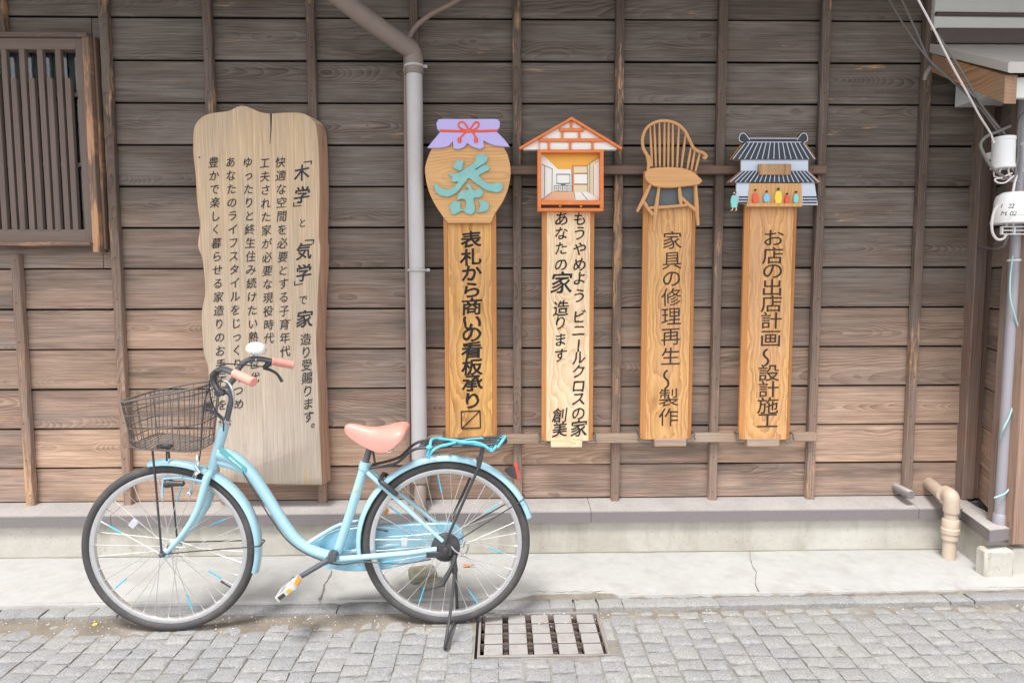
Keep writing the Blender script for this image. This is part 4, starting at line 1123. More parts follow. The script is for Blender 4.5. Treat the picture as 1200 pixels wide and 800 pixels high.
# ------------------------------------------------------------------ drainpipes, conduit, small pipes
e=W(484,64,-.10); 
dp=thing('downspout','grey painted downspout coming down the wall between the big board and the tea jar sign','downspout',(W(491,560,-.09).x,-.09,Z_BOT))
xp0=(W(484.5,80,-.10).x+W(491.5,500,-.10).x)/2; R_=.0385
m=MB(); m.tube([(xp0,-.09,e.z-.03),(xp0,-.09,1.5),(xp0,-.09,W(494,545,-.09).z)],R_,20); m.build('pipe',m_pipe,dp)
m=MB(); m.tube([W(385,-14,-.40),W(430,22,-.27),W(468,49,-.15),W(480,57,-.11),Vector((xp0-.004,-.092,e.z+.0)),Vector((xp0,-.09,e.z-.05)),Vector((xp0,-.09,e.z-.09))],[.043,.043,.043,.044,.044,.0435,.0435],20,smooth=3); m.build('elbow',m_pipetop,dp)
for py in (78,316.5):
    m=MB(); c0=W(488,py,-.09).z
    m.tube([Vector((xp0+R_*1.12*math.cos(a),-.09+R_*1.12*math.sin(a),c0)) for a in [2*math.pi*i/18 for i in range(18)]],.0065,8,closed=True); m.tube([(xp0+R_*1.1,-.09,c0),(xp0+R_*1.6,-.088,c0)],.008,8); m.tube([(xp0-R_*1.05,-.085,c0),(xp0-R_*1.5,-.03,c0)],.006,8)
    m.build('clamp',m_pipe,dp)
m=MB(); zb_=W(494,545,-.09).z
m.lathe((xp0+.004,-.095,zb_-.09),(0,0,1),[(.03,0),(.046,.01),(.046,.03),(.042,.04),(.044,.06),(.042,.10),(.040,.125)],20); m.tube([(xp0+.004,-.095,zb_-.09),(xp0+.006,-.13,zb_-.13),(xp0+.006,-.175,.21),(xp0+.004,-.18,.06)],[.03,.03,.03,.032],16,smooth=3)
m.build('shoe',m_pipetop,dp)
m=MB(); m.tube([W(477,64,-.06),W(479,48,-.06),W(486,33,-.065),W(505,17,-.07),W(530,4,-.075),W(548,-8,-.08)],.0125,12,smooth=4); m.tube([W(475.5,66,-.06),W(479.5,588,-.06)],.0115,12); tag(m.build('conduit',m_conduit),'thin brown conduit beside the downspout, bending away to the upper right above the elbow','conduit')
# mossy cover where the downspout drains
a=Gd(500,680,Z_STRIP); m=MB(); m.box((a.x-.02,a.y+.02,Z_STRIP+.022),(.12,.10,.05),(Vector((.96,.28,0)).normalized(),Vector((-.28,.96,0)).normalized(),Vector((0,0,1))),ch=.015)
m.box((a.x+.03,a.y-.065,Z_STRIP+.016),(.11,.045,.03),(Vector((.9,.43,.05)).normalized(),Vector((-.43,.9,0)).normalized(),Vector((0,0,1))),ch=.012)
tag(m.build('drain_block',m_moss),'mossy stone drain block on the pavement under the downspout','drain block')
# beige drain pipe bottom right
g=Gd(1113,646,Z_STRIP); py_=-.235; gx_=W(1113,630,py_).x
pv=thing('drain_pipe','beige plastic drain pipe leaving the wall and elbowing down to the pavement','drain pipe',(gx_,py_,Z_STRIP))
za=W(1120,590,py_).z
m=MB(); m.tube([(gx_,py_,Z_STRIP),(gx_,py_,za-.03)],.030,18); m.tube([W(1092,567,-.02)+Vector((-.0,.03,0)),Vector((gx_-.012,py_+.045,za+.03))],.030,18); m.build('pipe',m_pvc,pv)
m=MB(); p0=W(1092,567,-.02); d_=(Vector((gx_,py_,za+.035))-p0).normalized(); q0=Vector((gx_,py_,za+.035))
m.tube([q0-d_*.07,q0-d_*.035,q0-d_*.008+Vector((0,0,-.004)),q0+Vector((0,0,-.03)),q0+Vector((0,0,-.075))],.0355,18,smooth=3); m.build('elbow',m_pvc,pv)
m=MB(); zj=W(1113,620,py_).z; m.lathe((gx_,py_,zj-.05),(0,0,1),[(.034,0),(.037,.003),(.037,.03),(.041,.034),(.041,.055),(.037,.06),(.037,.10),(.034,.104)],18); m.build('coupling',m_pvc,pv)
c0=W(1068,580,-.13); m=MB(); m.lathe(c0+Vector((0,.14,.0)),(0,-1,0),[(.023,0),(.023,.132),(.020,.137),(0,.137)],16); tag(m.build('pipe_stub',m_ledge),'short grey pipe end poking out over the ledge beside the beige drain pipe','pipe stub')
# grey pole at the annex corner
pa,pb=W(1189.5,290,-.36),W(1174,612,-.36); xpole=(pa.x+pb.x)/2
pole=thing('metal_pole','blue-grey metal pole standing on the ledge corner of the annex','pole',(xpole,-.36,zt_))
m=MB(); m.tube([(xpole,-.36,zt_),(xpole,-.36,2.2)],.0265,18); m.build('tube',m_pole,pole)
m=MB(); z_=W(1190,305,-.36).z; m.tube([Vector((xpole+.0285*math.cos(a),-.36+.0285*math.sin(a),z_)) for a in [2*math.pi*i/16 for i in range(16)]],.006,7,closed=True); m.tube([(xpole+.02,-.385,z_),(xpole+.10,-.37,z_)],.006,7); m.build('clamp',m_white,pole)
m=MB(); z_=W(1174,603,-.36).z; m.lathe((xpole,-.36,zt_),(0,0,1),[(.031,0),(.031,.045),(.028,.05),(.0266,.05)],18); m.build('collar',m_pole,pole)
wpts=[(1187,300,-.39),(1184,325,-.395),(1184,350,-.395),(1190,372,-.395),(1194,388,-.39),(1195,420,-.35),(1191,445,-.34),(1189,458,-.37),(1188,472,-.385),(1182,490,-.395),(1175.5,503,-.395),(1173,515,-.36),(1178,540,-.33),(1182,556,-.36),(1184,566,-.385),(1179,577,-.40),(1165,583,-.39)]
m=MB(); m.tube([W(*p) for p in wpts],.0036,7,smooth=4); tag(m.build('thin_wire',m_cyanwire),'pale cyan wire winding loosely round the blue-grey pole','wire')
m=MB(); m.tube([W(1183,592,-.395),W(1190,588,-.41),W(1194,593,-.41),W(1188,597,-.405),W(1183,594,-.40)],.0034,7,smooth=4); tag(m.build('thin_wire',m_cyanwire),'small loop of pale cyan wire at the foot of the pole','wire')

# ------------------------------------------------------------------ electric fittings and cables at the annex
def cyl(name,label,px,py0,py1,rad,Y,mat):
    a=W(px[0],py0,Y); b=W(px[1],py1,Y); s=thing(name,label,'electric fitting',tuple(b))
    ax=(a-b); h=ax.length
    m=MB(); m.lathe(b,ax,[(rad*.9,.0),(rad,.004),(rad,h*.12),(rad*.95,h*.14),(rad*.93,h*.86),(rad*.98,h*.88),(rad*.95,h*.97),(rad*.7,h)],24); m.build('housing',mat,s)
    m=MB()
    for i in range(5): m.tube([b+Vector((rad*.5*math.cos(i*1.3),rad*.5*math.sin(i*1.3),.004)),b+Vector((rad*.7*math.cos(i*1.3),rad*.5*math.sin(i*1.3),-.03)),b+Vector((.02+.012*i,-.01,-.055))],.0035,6,smooth=2)
    m.build('cord',m_cablewhite,s)
    m=MB(); m.box(b+ax*.5+Vector((0,rad+.02,0)),(.03,.05,.03)); m.build('mount',m_white,s)
    return s
cyl('cable_joint_cylinder','white cylinder hanging where the cables meet above the marked cap',(1176.5,1175),160,198,.047,-.40,m_white)
cyl('cable_joint_cylinder','second grey-white cylinder cut by the right picture edge above the marked cap',(1202,1202),166,203,.04,-.36,m_siding)
c0=W(1186,262,-.43); c1=W(1187,225,-.43)
capb=thing('meter_cap','white plastic cap marked I 22 and M-02 in faint handwriting on a slotted bracket','meter cap',tuple(c0))
h=c1.z-c0.z; rr_=.075
m=MB(); m.lathe(c0,(0,0,1),[(rr_*1.06,0),(rr_*1.08,.004),(rr_*.98,h*.35),(rr_*.92,h*.75),(rr_*.85,h*.88),(rr_*.6,h*.98),(0,h)],28); m.build('dome',m_white,capb)
m=MB()
lb=[]
for i in range(9):
    a=math.radians(-90-38+76*i/8); lb.append((math.cos(a),math.sin(a)))
V=[];F=[]
for zz,rk in ((.012,.094),(h*.62,.076)):
    for ca,sa in lb: V.append((c0.x+ca*(rr_*1.005 if zz<.05 else rr_*.955)+0,c0.y+sa*(rr_*1.06 if zz<.05 else rr_*.99),c0.z+zz+.02))
for i in range(8): F.append((i,i+1,9+i+1,9+i))
m.add(V,F); m.build('paper_label',m_whitepaint,capb)
t=MB(); ty=c0.y-rr_*1.075
write(t,[('I',1176.5,241.5,6.5),('2',1185,241.5,7),('2',1188.5,241.5,7),('M',1176.5,250.5,7),('-',1181.5,250.8,7),('0',1187,250.5,7),('2',1191,250.5,7)],ty,.0,1.3,.25,0,.1,.0,.0006)
t.build('lettering',m_inkgrey,capb,smooth=False)
m=MB(); bz=W(1188,270,-.43).z; xl_=W(1174,270,-.43).x
for dz in (-.016,0,.016): m.box((xl_+.085,-.43,c0.z-.030+dz),(.17,.012,.005),ch=.001)
for dx in (.0,.055,.115,.17): m.box((xl_+dx,-.429,c0.z-.030),(.007,.013,.037),ch=.001)
for dx in (.02,.05): m.tube([(xl_+dx,-.43,c0.z-.012),(xl_+dx,-.43,c0.z+.01)],.003,6)
m.build('slotted_bracket',m_white,capb)
CG='cables running down to the electric fittings'
def cable(label,pts,r,mat,n=7):
    m=MB(); m.tube([W(*p) for p in pts],r,n,smooth=4); tag(m.build('cable',mat),label,'cable',CG)
cable('dark grey cable furthest left, sagging past the little white hook',[(1030,-22,-.10),(1043,2,-.11),(1062,34,-.13),(1085,66,-.15),(1105,85,-.18),(1135,110,-.24),(1158,132,-.30),(1178,160,-.36)],.0046,m_cable)
cable('dark grey cable between the leftmost dark one and the white one',[(1046,-24,-.14),(1058,3,-.14),(1075,40,-.15),(1086,66,-.15),(1098,80,-.17),(1125,103,-.22),(1150,128,-.30),(1172,158,-.37)],.0050,m_cable)
cable('pale white cable hanging straight across the end of the wood fascia',[(1064,-24,-.62),(1075,-2,-.62),(1093,32,-.62),(1114,74,-.60),(1135,112,-.56),(1148,136,-.50),(1160,155,-.44),(1165,168,-.44)],.0040,m_cablewhite,9)
cable('thin grey cable branching off behind the white one towards the fittings',[(1094,34,-.61),(1106,52,-.60),(1122,76,-.58),(1135,98,-.53),(1148,120,-.47),(1162,140,-.42),(1180,160,-.40)],.0042,m_cable)
cable('thick grey cable looping left round the white cylinder',[(1184,148,-.40),(1170,154,-.42),(1156,160,-.44),(1149,169,-.45),(1153,181,-.46),(1162,196,-.46),(1174,206,-.45),(1185,212,-.43),(1190,206,-.42)],.0066,m_cable,9)
cable('grey cable dropping at the right picture edge beside the second cylinder',[(1206,128,-.42),(1196,138,-.42),(1193,160,-.42),(1193,182,-.42),(1190,198,-.42),(1192,214,-.42)],.0066,m_cable,9)
cable('white cord dropping into the top of the marked cap',[(1186,196,-.41),(1191,204,-.42),(1189,214,-.43),(1187,226,-.435)],.0052,m_cablewhite)
cable('white cord curving out left of the marked cap and back to its bracket',[(1172,240,-.49),(1166,246,-.48),(1162.5,260,-.47),(1163,272,-.46),(1168,280,-.45),(1175,280,-.44),(1180,274,-.435)],.0055,m_cablewhite)
cable('thin tangled cord sagging between the white cylinder and the marked cap',[(1188,206,-.44),(1178,214,-.45),(1169,214,-.46),(1166,210,-.46),(1174,208,-.45),(1186,203,-.44)],.0034,m_cablewhite)
cable('short grey cable entering the corner post below the slotted bracket',[(1146,288.5,-.07),(1156,290,-.20),(1166,291.5,-.34),(1176,288,-.40),(1179,281,-.42),(1181,277,-.43)],.0055,m_cable)
m=MB(); m.tube([W(1091,76,-.13),W(1088,82,-.16),W(1085,87,-.17),W(1083,94,-.165)],[.008,.010,.010,.009],8,smooth=3); tag(m.build('cable_hook',m_pipetop),'little grey hook holding the dark cables under the fascia','cable hook')
# fallen bits
m=MB(); g=Gd(549,664,Z_STRIP+.005); 
for i in range(3):
    a=i*1.1; m.add([g+Vector((0,0,.004)),g+Vector((.022*math.cos(a),.012*math.sin(a),.014)),g+Vector((.034*math.cos(a+.5),.02*math.sin(a+.5),.006)),g+Vector((.014*math.cos(a+1),.014*math.sin(a+1),.001))],[(0,1,2,3)])
tag(m.build('fallen_leaf',m_leaf),'dry orange leaf lying on the pavement behind the rear wheel','leaf')
m=MB(); g=Gd(111.5,731,.006); 
for i in range(5): m.lathe(g+Vector((.005*math.cos(i*1.26),.005*math.sin(i*1.26),0)),(0,0,1),[(.004,-.004),(.0045,.001),(0,.004)],8)
tag(m.build('fallen_petal',m_petal),'tiny yellow blossom lying in the dirt by the front wheel','blossom')
# ------------------------------------------------------------------ the bicycle
c1,c2=Gd(203.5,737.5,.001),Gd(524,729.5,.001)
SD=(c2-c1); SD.z=0; SD.normalize(); TD=Vector((SD.y,-SD.x,0))      # SD to the rear, TD towards the street
if TD.y>0: TD=-TD
BO=Vector(c1)
def L2(px,py,t=0.0):
    d=ray(px,py); p0=BO+TD*t; k=(p0-CAM).dot(TD)/d.dot(TD); p=CAM+d*k
    return ((p-BO).dot(SD),p.z)
def B(px,py,t=0.0):
    s,z=L2(px,py,t); return T(s,t,z)
def T(s,t,z): return BO+SD*s+TD*t+Vector((0,0,z-BO.z))
def mir(px,py,t):        # the far twin of a point seen on the near side
    s,z=L2(px,py,t); return T(s,-t,z)
R_W=.337
bike=thing('bicycle','sky blue step-through city bicycle with pink saddle and wire basket standing on its kickstand','bicycle',tuple(BO))
S1=0.0; S2=(c2-c1).dot(SD)
AX=TD
def wheel(s, seed):
    o=T(s,0,R_W); rg=random.Random(seed)
    rm=MB(); pr=[(.284,-.006),(.286,-.010),(.292,-.0115),(.300,-.0120),(.3035,-.0115),(.3035,.0115),(.300,.0120),(.292,.0115),(.286,.010),(.284,.006),(.2832,0)]
    V=[];F=[];n=96
    for r,h in pr:
        for k in range(n):
            a=2*math.pi*k/n; V.append(o+AX*h+SD*(r*math.cos(a))+Vector((0,0,r*math.sin(a))))
    m_=len(pr)
    for i in range(m_):
        for k in range(n): F.append((i*n+k,i*n+(k+1)%n,((i+1)%m_)*n+(k+1)%n,((i+1)%m_)*n+k))
    rm.add(V,F); w=rm.build('wheel',m_alloy,bike)
    ty=MB(); ty.tube([o+SD*(.3185*math.cos(a))+Vector((0,0,.3185*math.sin(a))) for a in [2*math.pi*k/112 for k in range(112)]],.0185,16,closed=True); ty.build('tyre',m_tyre,w)
    hb=MB(); rear=s>.5
    fr=.024 if not rear else .030
    hb.lathe(o-AX*.055,AX,[(.005,0),(.008,.002),(.011,.018),(fr,.020),(fr,.024),(.014,.028),(.013,.055),(.014,.082),(fr,.086),(fr,.090),(.011,.092),(.008,.108),(.005,.11)],18); hb.build('hub',m_chrome,w)
    sp=MB(); slv=[]
    for k in range(36):
        side=1 if k%2 else -1; a=2*math.pi*(k+.5)/36+.02; cross=1 if (k//2)%2 else -1
        ah=a+cross*math.radians(62)
        p=o+AX*(side*.033)+SD*(fr*.92*math.cos(ah))+Vector((0,0,fr*.92*math.sin(ah)))
        q=o+AX*(side*.004)+SD*(.2845*math.cos(a))+Vector((0,0,.2845*math.sin(a)))
        sp.tube([p,q],.00125,5); slv.append((p,q))
        d=(p-q).normalized(); sp.tube([q,q+d*.012],.0022,5)
    sp.build('spokes',m_spoke,w)
    for k in ((2,7,15,21,28,32) if not rear else (3,9,14,19,24,29,34)):
        p,q=slv[k]; f=rg.uniform(.58,.78); ss=MB(); ss.tube([p+(q-p)*f,p+(q-p)*(f+.22)],.0032,7); ss.build('spoke_sleeve',m_sleeve,w)
    va=MB(); a=rg.uniform(0,6.28) if rear else math.radians(-36); d=SD*math.cos(a)+Vector((0,0,math.sin(a)))
    va.tube([o+d*.285,o+d*.25],[.0035,.003],7); va.lathe(o+d*.252,-d,[(.0045,0),(.0045,.012),(.003,.015)],8); va.build('valve',m_black,w)
    rf=MB(); a=math.radians(140 if not rear else 176); d=SD*math.cos(a)+Vector((0,0,math.sin(a))); e=SD*-math.sin(a)+Vector((0,0,math.cos(a)))
    rf.box(o+d*.165+AX*.017,(.026,.008,.034),(d,AX,e),ch=.004); rf.build('reflector',m_clear,w)
    return w
wheel(S1,3); wheel(S2,5)
# mudguards
def mudguard(s,a0,a1,rad,name='mudguard'):
    m=MB(); n=56; o=T(s,0,R_W); V=[];F=[]
    prof=[(-.027,-.016),(-.025,-.006),(-.017,.001),(0,.004),(.017,.001),(.025,-.006),(.027,-.016)]
    prof2=[(t*.9,h-.0022) for t,h in prof][::-1]
    pr=prof+prof2; k=len(pr)
    for i in range(n+1):
        a=math.radians(a0+(a1-a0)*i/n)
        for t,h in pr: V.append(o+AX*t+(SD*math.cos(a)+Vector((0,0,math.sin(a))))*(rad+h))
    for i in range(n):
        for j in range(k): F.append((i*k+j,(i+1)*k+j,(i+1)*k+(j+1)%k,i*k+(j+1)%k))
    F.append(tuple(range(k))); F.append(tuple(n*k+j for j in range(k))[::-1])
    m.add(V,F); return m.build(name,m_bike,bike)
mudguard(S1,100,-17,.354); mudguard(S2,193,17,.356)
# frame: step-through main tube, seat tube, stays
fm=MB()
fm.tube([B(263.3,497),B(256,523),B(249,549)],.0195,18)
fm.tube([B(256,531),B(268,534),B(281,541.5),B(296,556.5),B(310,577),B(325,601),B(336,618),B(348,633),B(362,643),B(376,648.5),B(392,653)],[.026,.027,.0255,.0235]+[.0225]*7,18,smooth=4)
fm.tube([B(251,540),B(262,542),B(276,547),B(288,555)],[.012,.017,.015,.008],12,smooth=3)
fm.tube([B(394,652),B(411,599),B(427.5,545)],.0185,18)
fm.lathe(B(391,652,-.035),AX,[(.023,0),(.023,.07)],20)
fm.tube([B(426.5,549),B(428.5,541)],.0225,18)
for sg in (1,-1):
    P_=(lambda px,py,t: B(px,py,t)) if sg>0 else mir
    fm.tube([P_(430,553,.022),P_(470,590,.045),P_(519,634,.062)],[.009,.0085,.008],12)
    fm.tube([P_(395,655,.028),P_(437,651.5,.045),P_(478,648,.055),P_(512,643,.062)],[.0125,.0115,.011,.010],12)
fm.tube([mir(360,637,.0),mir(374,632,.03),mir(393,624,.045),mir(420,620,.05)],[.010,.009,.008,.008],10,smooth=3)
frame=fm.build('frame',m_bike,bike,angle=45)
m=MB(); n_=(TD*.9+Vector((0,0,.25))).normalized()
a_,b_=B(260,527.5,.0235),B(286.5,549.5,.0225); ax_=(b_-a_).normalized(); 
cc=[]
for i in range(9): th=math.pi/2+math.pi*i/8; cc.append((math.cos(th)*.0095,math.sin(th)*.0095))
up_=TD.cross(ax_).normalized()
if up_.z<0: up_=-up_
Lb=(b_-a_).length
pts=[a_+ax_*u+up_*v for u,v in cc]+[b_-ax_*u-up_*v for u,v in cc]
m.prism([p+TD*.006 for p in pts],-TD*.008,.001); bdg=m.build('badge',m_teal,frame)
m=MB(); rb=random.Random(4)
for i in range(10):
    u=.35+.058*i; hgt=rb.choice((.004,.0055,.007)); p=a_+ax_*(Lb*u)+TD*.0063
    m.box(p,(.0035,.001,hgt),(ax_,TD,up_),ch=.0003)
m.build('badge_lettering',m_whitepaint,bdg)
m=MB(); p=B(417,573,.0195); m.box(p,(.008,.002,.014),(SD,TD,Vector((0,0,1)))); m.build('sticker',m_yellow,frame)
# headset, fork
m=MB(); ax_=(B(263.3,497)-B(249,549)).normalized()
m.lathe(B(263.3,497),ax_,[(.020,-.002),(.0235,.0),(.0235,.007),(.019,.010),(.019,.014),(.021,.015),(.021,.020),(.015,.024)],18); m.build('headset',m_chrome,bike); m=MB(); m.lathe(B(249,549),-ax_,[(.020,-.002),(.0225,0),(.0225,.008),(.018,.010)],18); m.build('crown_race',m_chrome,bike)
m=MB()
m.tube([B(248.5,551),B(247,556.5)],.017,14)
for sg in (1,-1):
    P_=(lambda px,py,t: B(px,py,t)) if sg>0 else mir
    m.tube([B(247.5,553),P_(245.5,554,.03),P_(241.5,562,.044),P_(237,580,.050),P_(229.5,602,.052),P_(214,626,.054),P_(195.5,647,.056)],[.015,.0155,.0155,.0150,.0138,.0115,.0085],14,smooth=4)
    m.box(P_(194,649,.058),(.024,.006,.026),(SD,TD,Vector((0,0,1))),ch=.002)
m.build('fork',m_bike,bike,angle=45)
# stem, handlebar, grips, levers, bell
m=MB(); m.tube([B(265,495),B(268.5,480),B(271.5,468),B(270,460.5),B(262.5,457)],[.0112,.0112,.0118,.013,.0135],14,smooth=4); m.lathe(B(262.5,457,-.030),AX,[(.012,0),(.0175,.003),(.0175,.057),(.012,.06)],16); m.build('stem',m_bar,bike)
bar=[(343,427.8,-.275),(319,423.2,-.222),(304,420.5,-.195),(291,421.5,-.165),(281,430,-.125),(273.5,444,-.065),(263,457,0),(255.5,457,.045),(251.5,447,.085),(252.5,436.5,.135),(261.5,432.5,.18),(273,436.5,.215),(296.5,447.5,.272)]
m=MB(); m.tube([B(*p) for p in bar],.0112,14,smooth=5); m.build('handlebar',m_bar,bike)
for a,b in (((318,423,-.220),(343.5,427.8,-.277)),((274.5,437.2,.216),(297.5,447.8,.273))):
    m=MB(); p,q=B(*a),B(*b); d=(q-p).normalized(); L_=(q-p).length
    m.lathe(p,d,[(.0135,0),(.0165,.003),(.0152,.008),(.0165,.03),(.0172,L_*.55),(.0165,L_-.012),(.0178,L_-.004),(.0150,L_),(0,L_+.001)],18); m.build('grip',m_grip,bike)
m=MB(); m.tube([B(317,425.5,-.215),B(313,427.5,-.215),B(309,431.5,-.21)],[.010,.012,.009],10); m.tube([B(309,431,-.21),B(317,433.5,-.225),B(325,438.5,-.24),B(330.5,447,-.25)],[.0075,.0062,.0058,.0068],9,smooth=3); m.build('brake_lever',m_black,bike)
m=MB(); m.tube([B(253,436,.155),B(249.5,440.5,.15),B(251,449,.152),B(256,458,.165)],[.011,.0125,.009,.0075],10,smooth=3); m.tube([B(256,458,.165),B(262,462,.185)],[.0075,.006],9); m.build('brake_lever',m_black,bike)
bm=B(299.5,421.5,-.19); upb=(Vector((0,0,1))*.97+SD*.12+TD*.1).normalized()
m=MB(); m.tube([bm,bm+upb*.035],.0065,9); m.lathe(bm,SD,[(.015,-.008),(.0155,.008)],14); m.build('bell_clamp',m_chrome,bike)
m=MB(); m.lathe(bm+upb*.030,upb,[(.0,-.004),(.030,-.003),(.040,.004),(.0425,.012),(.0405,.024),(.032,.036),(.018,.043),(0,.0455)],28); m.lathe(bm+upb*.026,upb,[(.024,0),(.036,.004),(.036,.008)],24); m.build('bell',m_bell,bike)
m=MB(); m.tube([B(262,446,.03),B(268,449,.028),B(272.5,458,.026),B(274.5,470,.018),B(274,476,.012)],[.004,.006,.0055,.0045,.004],9,smooth=3); m.build('cable_guide',m_chrome,bike)
# cables
m=MB()
for pts in ([(251,440,.15),(246,446,.13),(246,462,.10),(252,480,.07),(261,492,.05),(262,505,.035)],[(254,434,.14),(262,426.5,.08),(285,427.5,-.05),(309,429.5,-.2)],[(247,450,.06),(240,470,.05),(237,500,.04),(235,528,.03),(232,546,.025)],[(281,545,.02),(292,566,.022),(305,587,.026),(318,608,.026),(338,634,.03),(362,650,.034),(395,661,.036),(425,658,.05),(470,660,.055),(505,655,.06)]):
    m.tube([B(*p) for p in pts],.0026,7,smooth=4)
m.build('brake_cable',m_black,bike)
# front brake and lamp
m=MB(); m.tube([B(233,541,.03),B(230,552,.034),B(226,562,.03),B(223,574,.022)],[.005,.0065,.006,.007],9,smooth=3); m.tube([B(236,552,.034),B(230,556,.038),B(226,566,.034)],[.005,.006,.005],8,smooth=3); m.tube([B(229,545,.036),B(234,553,.038)],.006,8); m.lathe(B(223,577,.02),AX,[(.010,0),(.010,.02),(.006,.024)],12); m.lathe(B(231,536,.03),Vector((0,0,1)),[(.007,-.02),(.006,0),(.003,.012)],10); m.build('front_brake',m_chrome,bike)
lamp=MB(); p=B(193.5,566,.075); d=(-SD+Vector((0,0,.03))).normalized(); lamp.lathe(p-d*.06,d,[(.006,-.012),(.010,-.008),(.0115,.03),(.0165,.045),(.0170,.058),(.015,.061)],18); lo=lamp.build('front_lamp',m_black,bike)
m=MB(); m.lathe(p+d*.0012,d,[(.0145,0),(.012,.003),(0,.005)],18); m.build('lamp_lens',m_clear,lo)
m=MB(); m.tube([B(214,560,.07),B(228,562,.06),B(238,564,.055)],.005,8); m.tube([B(191,561,.08),B(190.5,572,.08),B(190.5,583,.08)],.0042,8); m.tube([B(191,561,.08),B(214,559,.075)],.004,8); m.build('lamp_bracket',m_bikedark,lo)
# wire basket
bs0,bz0=L2(159,464.5,0); bs1,bz1=L2(250,448.5,0)
fs0,fz0=L2(166,515,0); fs1,fz1=L2(244,522,0)
def loop(f,n=72,ins=0.0):
    """f=1 rim, f=0 floor"""
    s0=fs0+(bs0-fs0)*f; s1=fs1+(bs1-fs1)*f; z0=fz0+(bz0-fz0)*f; z1=fz1+(bz1-fz1)*f
    w=.135+(.185-.135)*f; P=[]
    for i in range(n):
        a=2*math.pi*i/n; c,s=math.cos(a),math.sin(a); e=.55
        u=math.copysign(abs(c)**e,c); v=math.copysign(abs(s)**e,s)
        ss=(s0+s1)/2+u*(s1-s0)/2*(1-ins); ww=w*(1-.16*(u+1)/2)*(1-ins)
        P.append(T(ss,v*ww,z0+(z1-z0)*(u+1)/2))
    return P
m=MB(); m.tube(loop(1.0),.0042,8,closed=True); m.tube(loop(.90),.0026,6,closed=True)
for f in (.70,.42,.16): m.tube(loop(f),.0021,6,closed=True)
m.tube(loop(0.0),.0026,6,closed=True)
A=[loop(f) for f in (1.0,.9,.7,.42,.16,0.0,)]
for i in range(0,72):
    if i%2: continue
    m.tube([q[i] for q in A],.00165,5)
basket=m.build('basket',m_basket,bike)
m=MB(); L0=loop(0.0)
for i in range(1,14):
    ss=fs0+(fs1-fs0)*i/14; u=2*i/14-1; zz=fz0+(fz1-fz0)*i/14; ww=.135*(1-.16*(u+1)/2)
    m.tube([T(ss,-ww,zz),T(ss,ww,zz)],.0016,5)
for i in range(-7,8):
    t_=.125*i/7.5; m.tube([T(fs0,t_,fz0),T(fs1,t_*.86,fz1)],.0016,5)
m.build('basket_floor',m_basket,basket)
m=MB(); m.box((B(186,523,.10)+B(200,522,.10))/2,(.055,.02,.012),(SD,TD,Vector((0,0,1))),ch=.004); m.build('basket_latch',m_black,basket)
m=MB(); m.box(B(243,476,.0),(.016,.07,.034),(SD,TD,Vector((0,0,1))),ch=.004); m.tube([B(242,478,.03),B(252,482,.025),B(263,491,.015)],.005,8); m.tube([B(245,482,-.03),B(254,486,-.02),B(263,492,-.01)],.005,8); m.build('basket_bracket',m_bar,bike)
m=MB()
m.tube([B(178.5,526,.062),B(182,560,.064),B(189.5,648,.066)],.0042,8); m.tube([mir(178.5,526,.062),mir(189.5,648,.066)],.0042,8)
m.tube([B(195,522,.03),B(195.5,540,.03)],.0035,7)
m.build('basket_stay',m_black,bike)
m=MB(); m.lathe(T(0,.058,R_W),AX,[(.012,0),(.012,.006),(.0085,.008),(.0085,.018),(.005,.020)],12); m.lathe(T(0,-.058,R_W),-AX,[(.012,0),(.012,.006),(.0085,.008),(.0085,.018)],12); m.build('axle_nut',m_bar,bike)
# mudguard stays
def gstay(s,ang,rad,bend=None):
    m=MB(); a=math.radians(ang); o=T(s,0,R_W); d=SD*math.cos(a)+Vector((0,0,math.sin(a)))
    m.tube([o+AX*.062,o+AX*.050+d*.10,o+AX*.034+d*(rad+.001),o+AX*.022+d*(rad+.008),o-AX*.022+d*(rad+.008),o-AX*.034+d*(rad+.001),o-AX*.05+d*.10,o-AX*.062],.0026,7); m.build('mudguard_stay',m_black,bike)
gstay(S1,2,.354); gstay(S2,30.5,.356)
# seat post, saddle
m=MB(); m.tube([B(427.5,545),B(434,522)],.0128,16); m.build('seat_post',m_bar,bike)
m=MB(); m.tube([B(433.5,524),B(435,517)],.016,14); m.lathe(B(436,517,-.03),AX,[(.012,0),(.016,.004),(.016,.056),(.012,.06)],14)
for t_ in (.022,-.022): m.tube([B(420,519,t_),B(436,521,t_),B(455,522,t_),B(466,514,t_)],.0038,7,smooth=3)
for sg in (1,-1):
    for j in range(2):
        c=B(459+6*j,521-4*j,.045*sg); m.tube([c+Vector((.010*math.cos(a*.9),0,.010*math.sin(a*.9)))+TD*(.0022*a*sg) for a in range(0,22)],.0023,6)
m.tube([B(448,526,.05),B(455,530,.055),B(462,526,.058)],.003,7,smooth=3); m.build('saddle_springs',m_chrome,bike)
m=MB(); m.tube([B(437,528,.02),B(439.5,543,.02)],.0045,8); m.build('quick_release_lever',m_black,bike)
sec=[(403.6,500.8,503.5,.006),(405,497.5,506,.017),(409,495.8,509.5,.024),(416,496.4,515,.028),(424,498.3,519.5,.032),(432,500,523,.040),(441,500.6,525.5,.056),(450,499.6,525.5,.078),(458,497.8,523,.094),(466,496.2,517,.102),(472,496,511.5,.100),(476.5,497.2,507,.090),(479,500.5,504.5,.066)]
m=MB(); N=26; V=[];F=[]
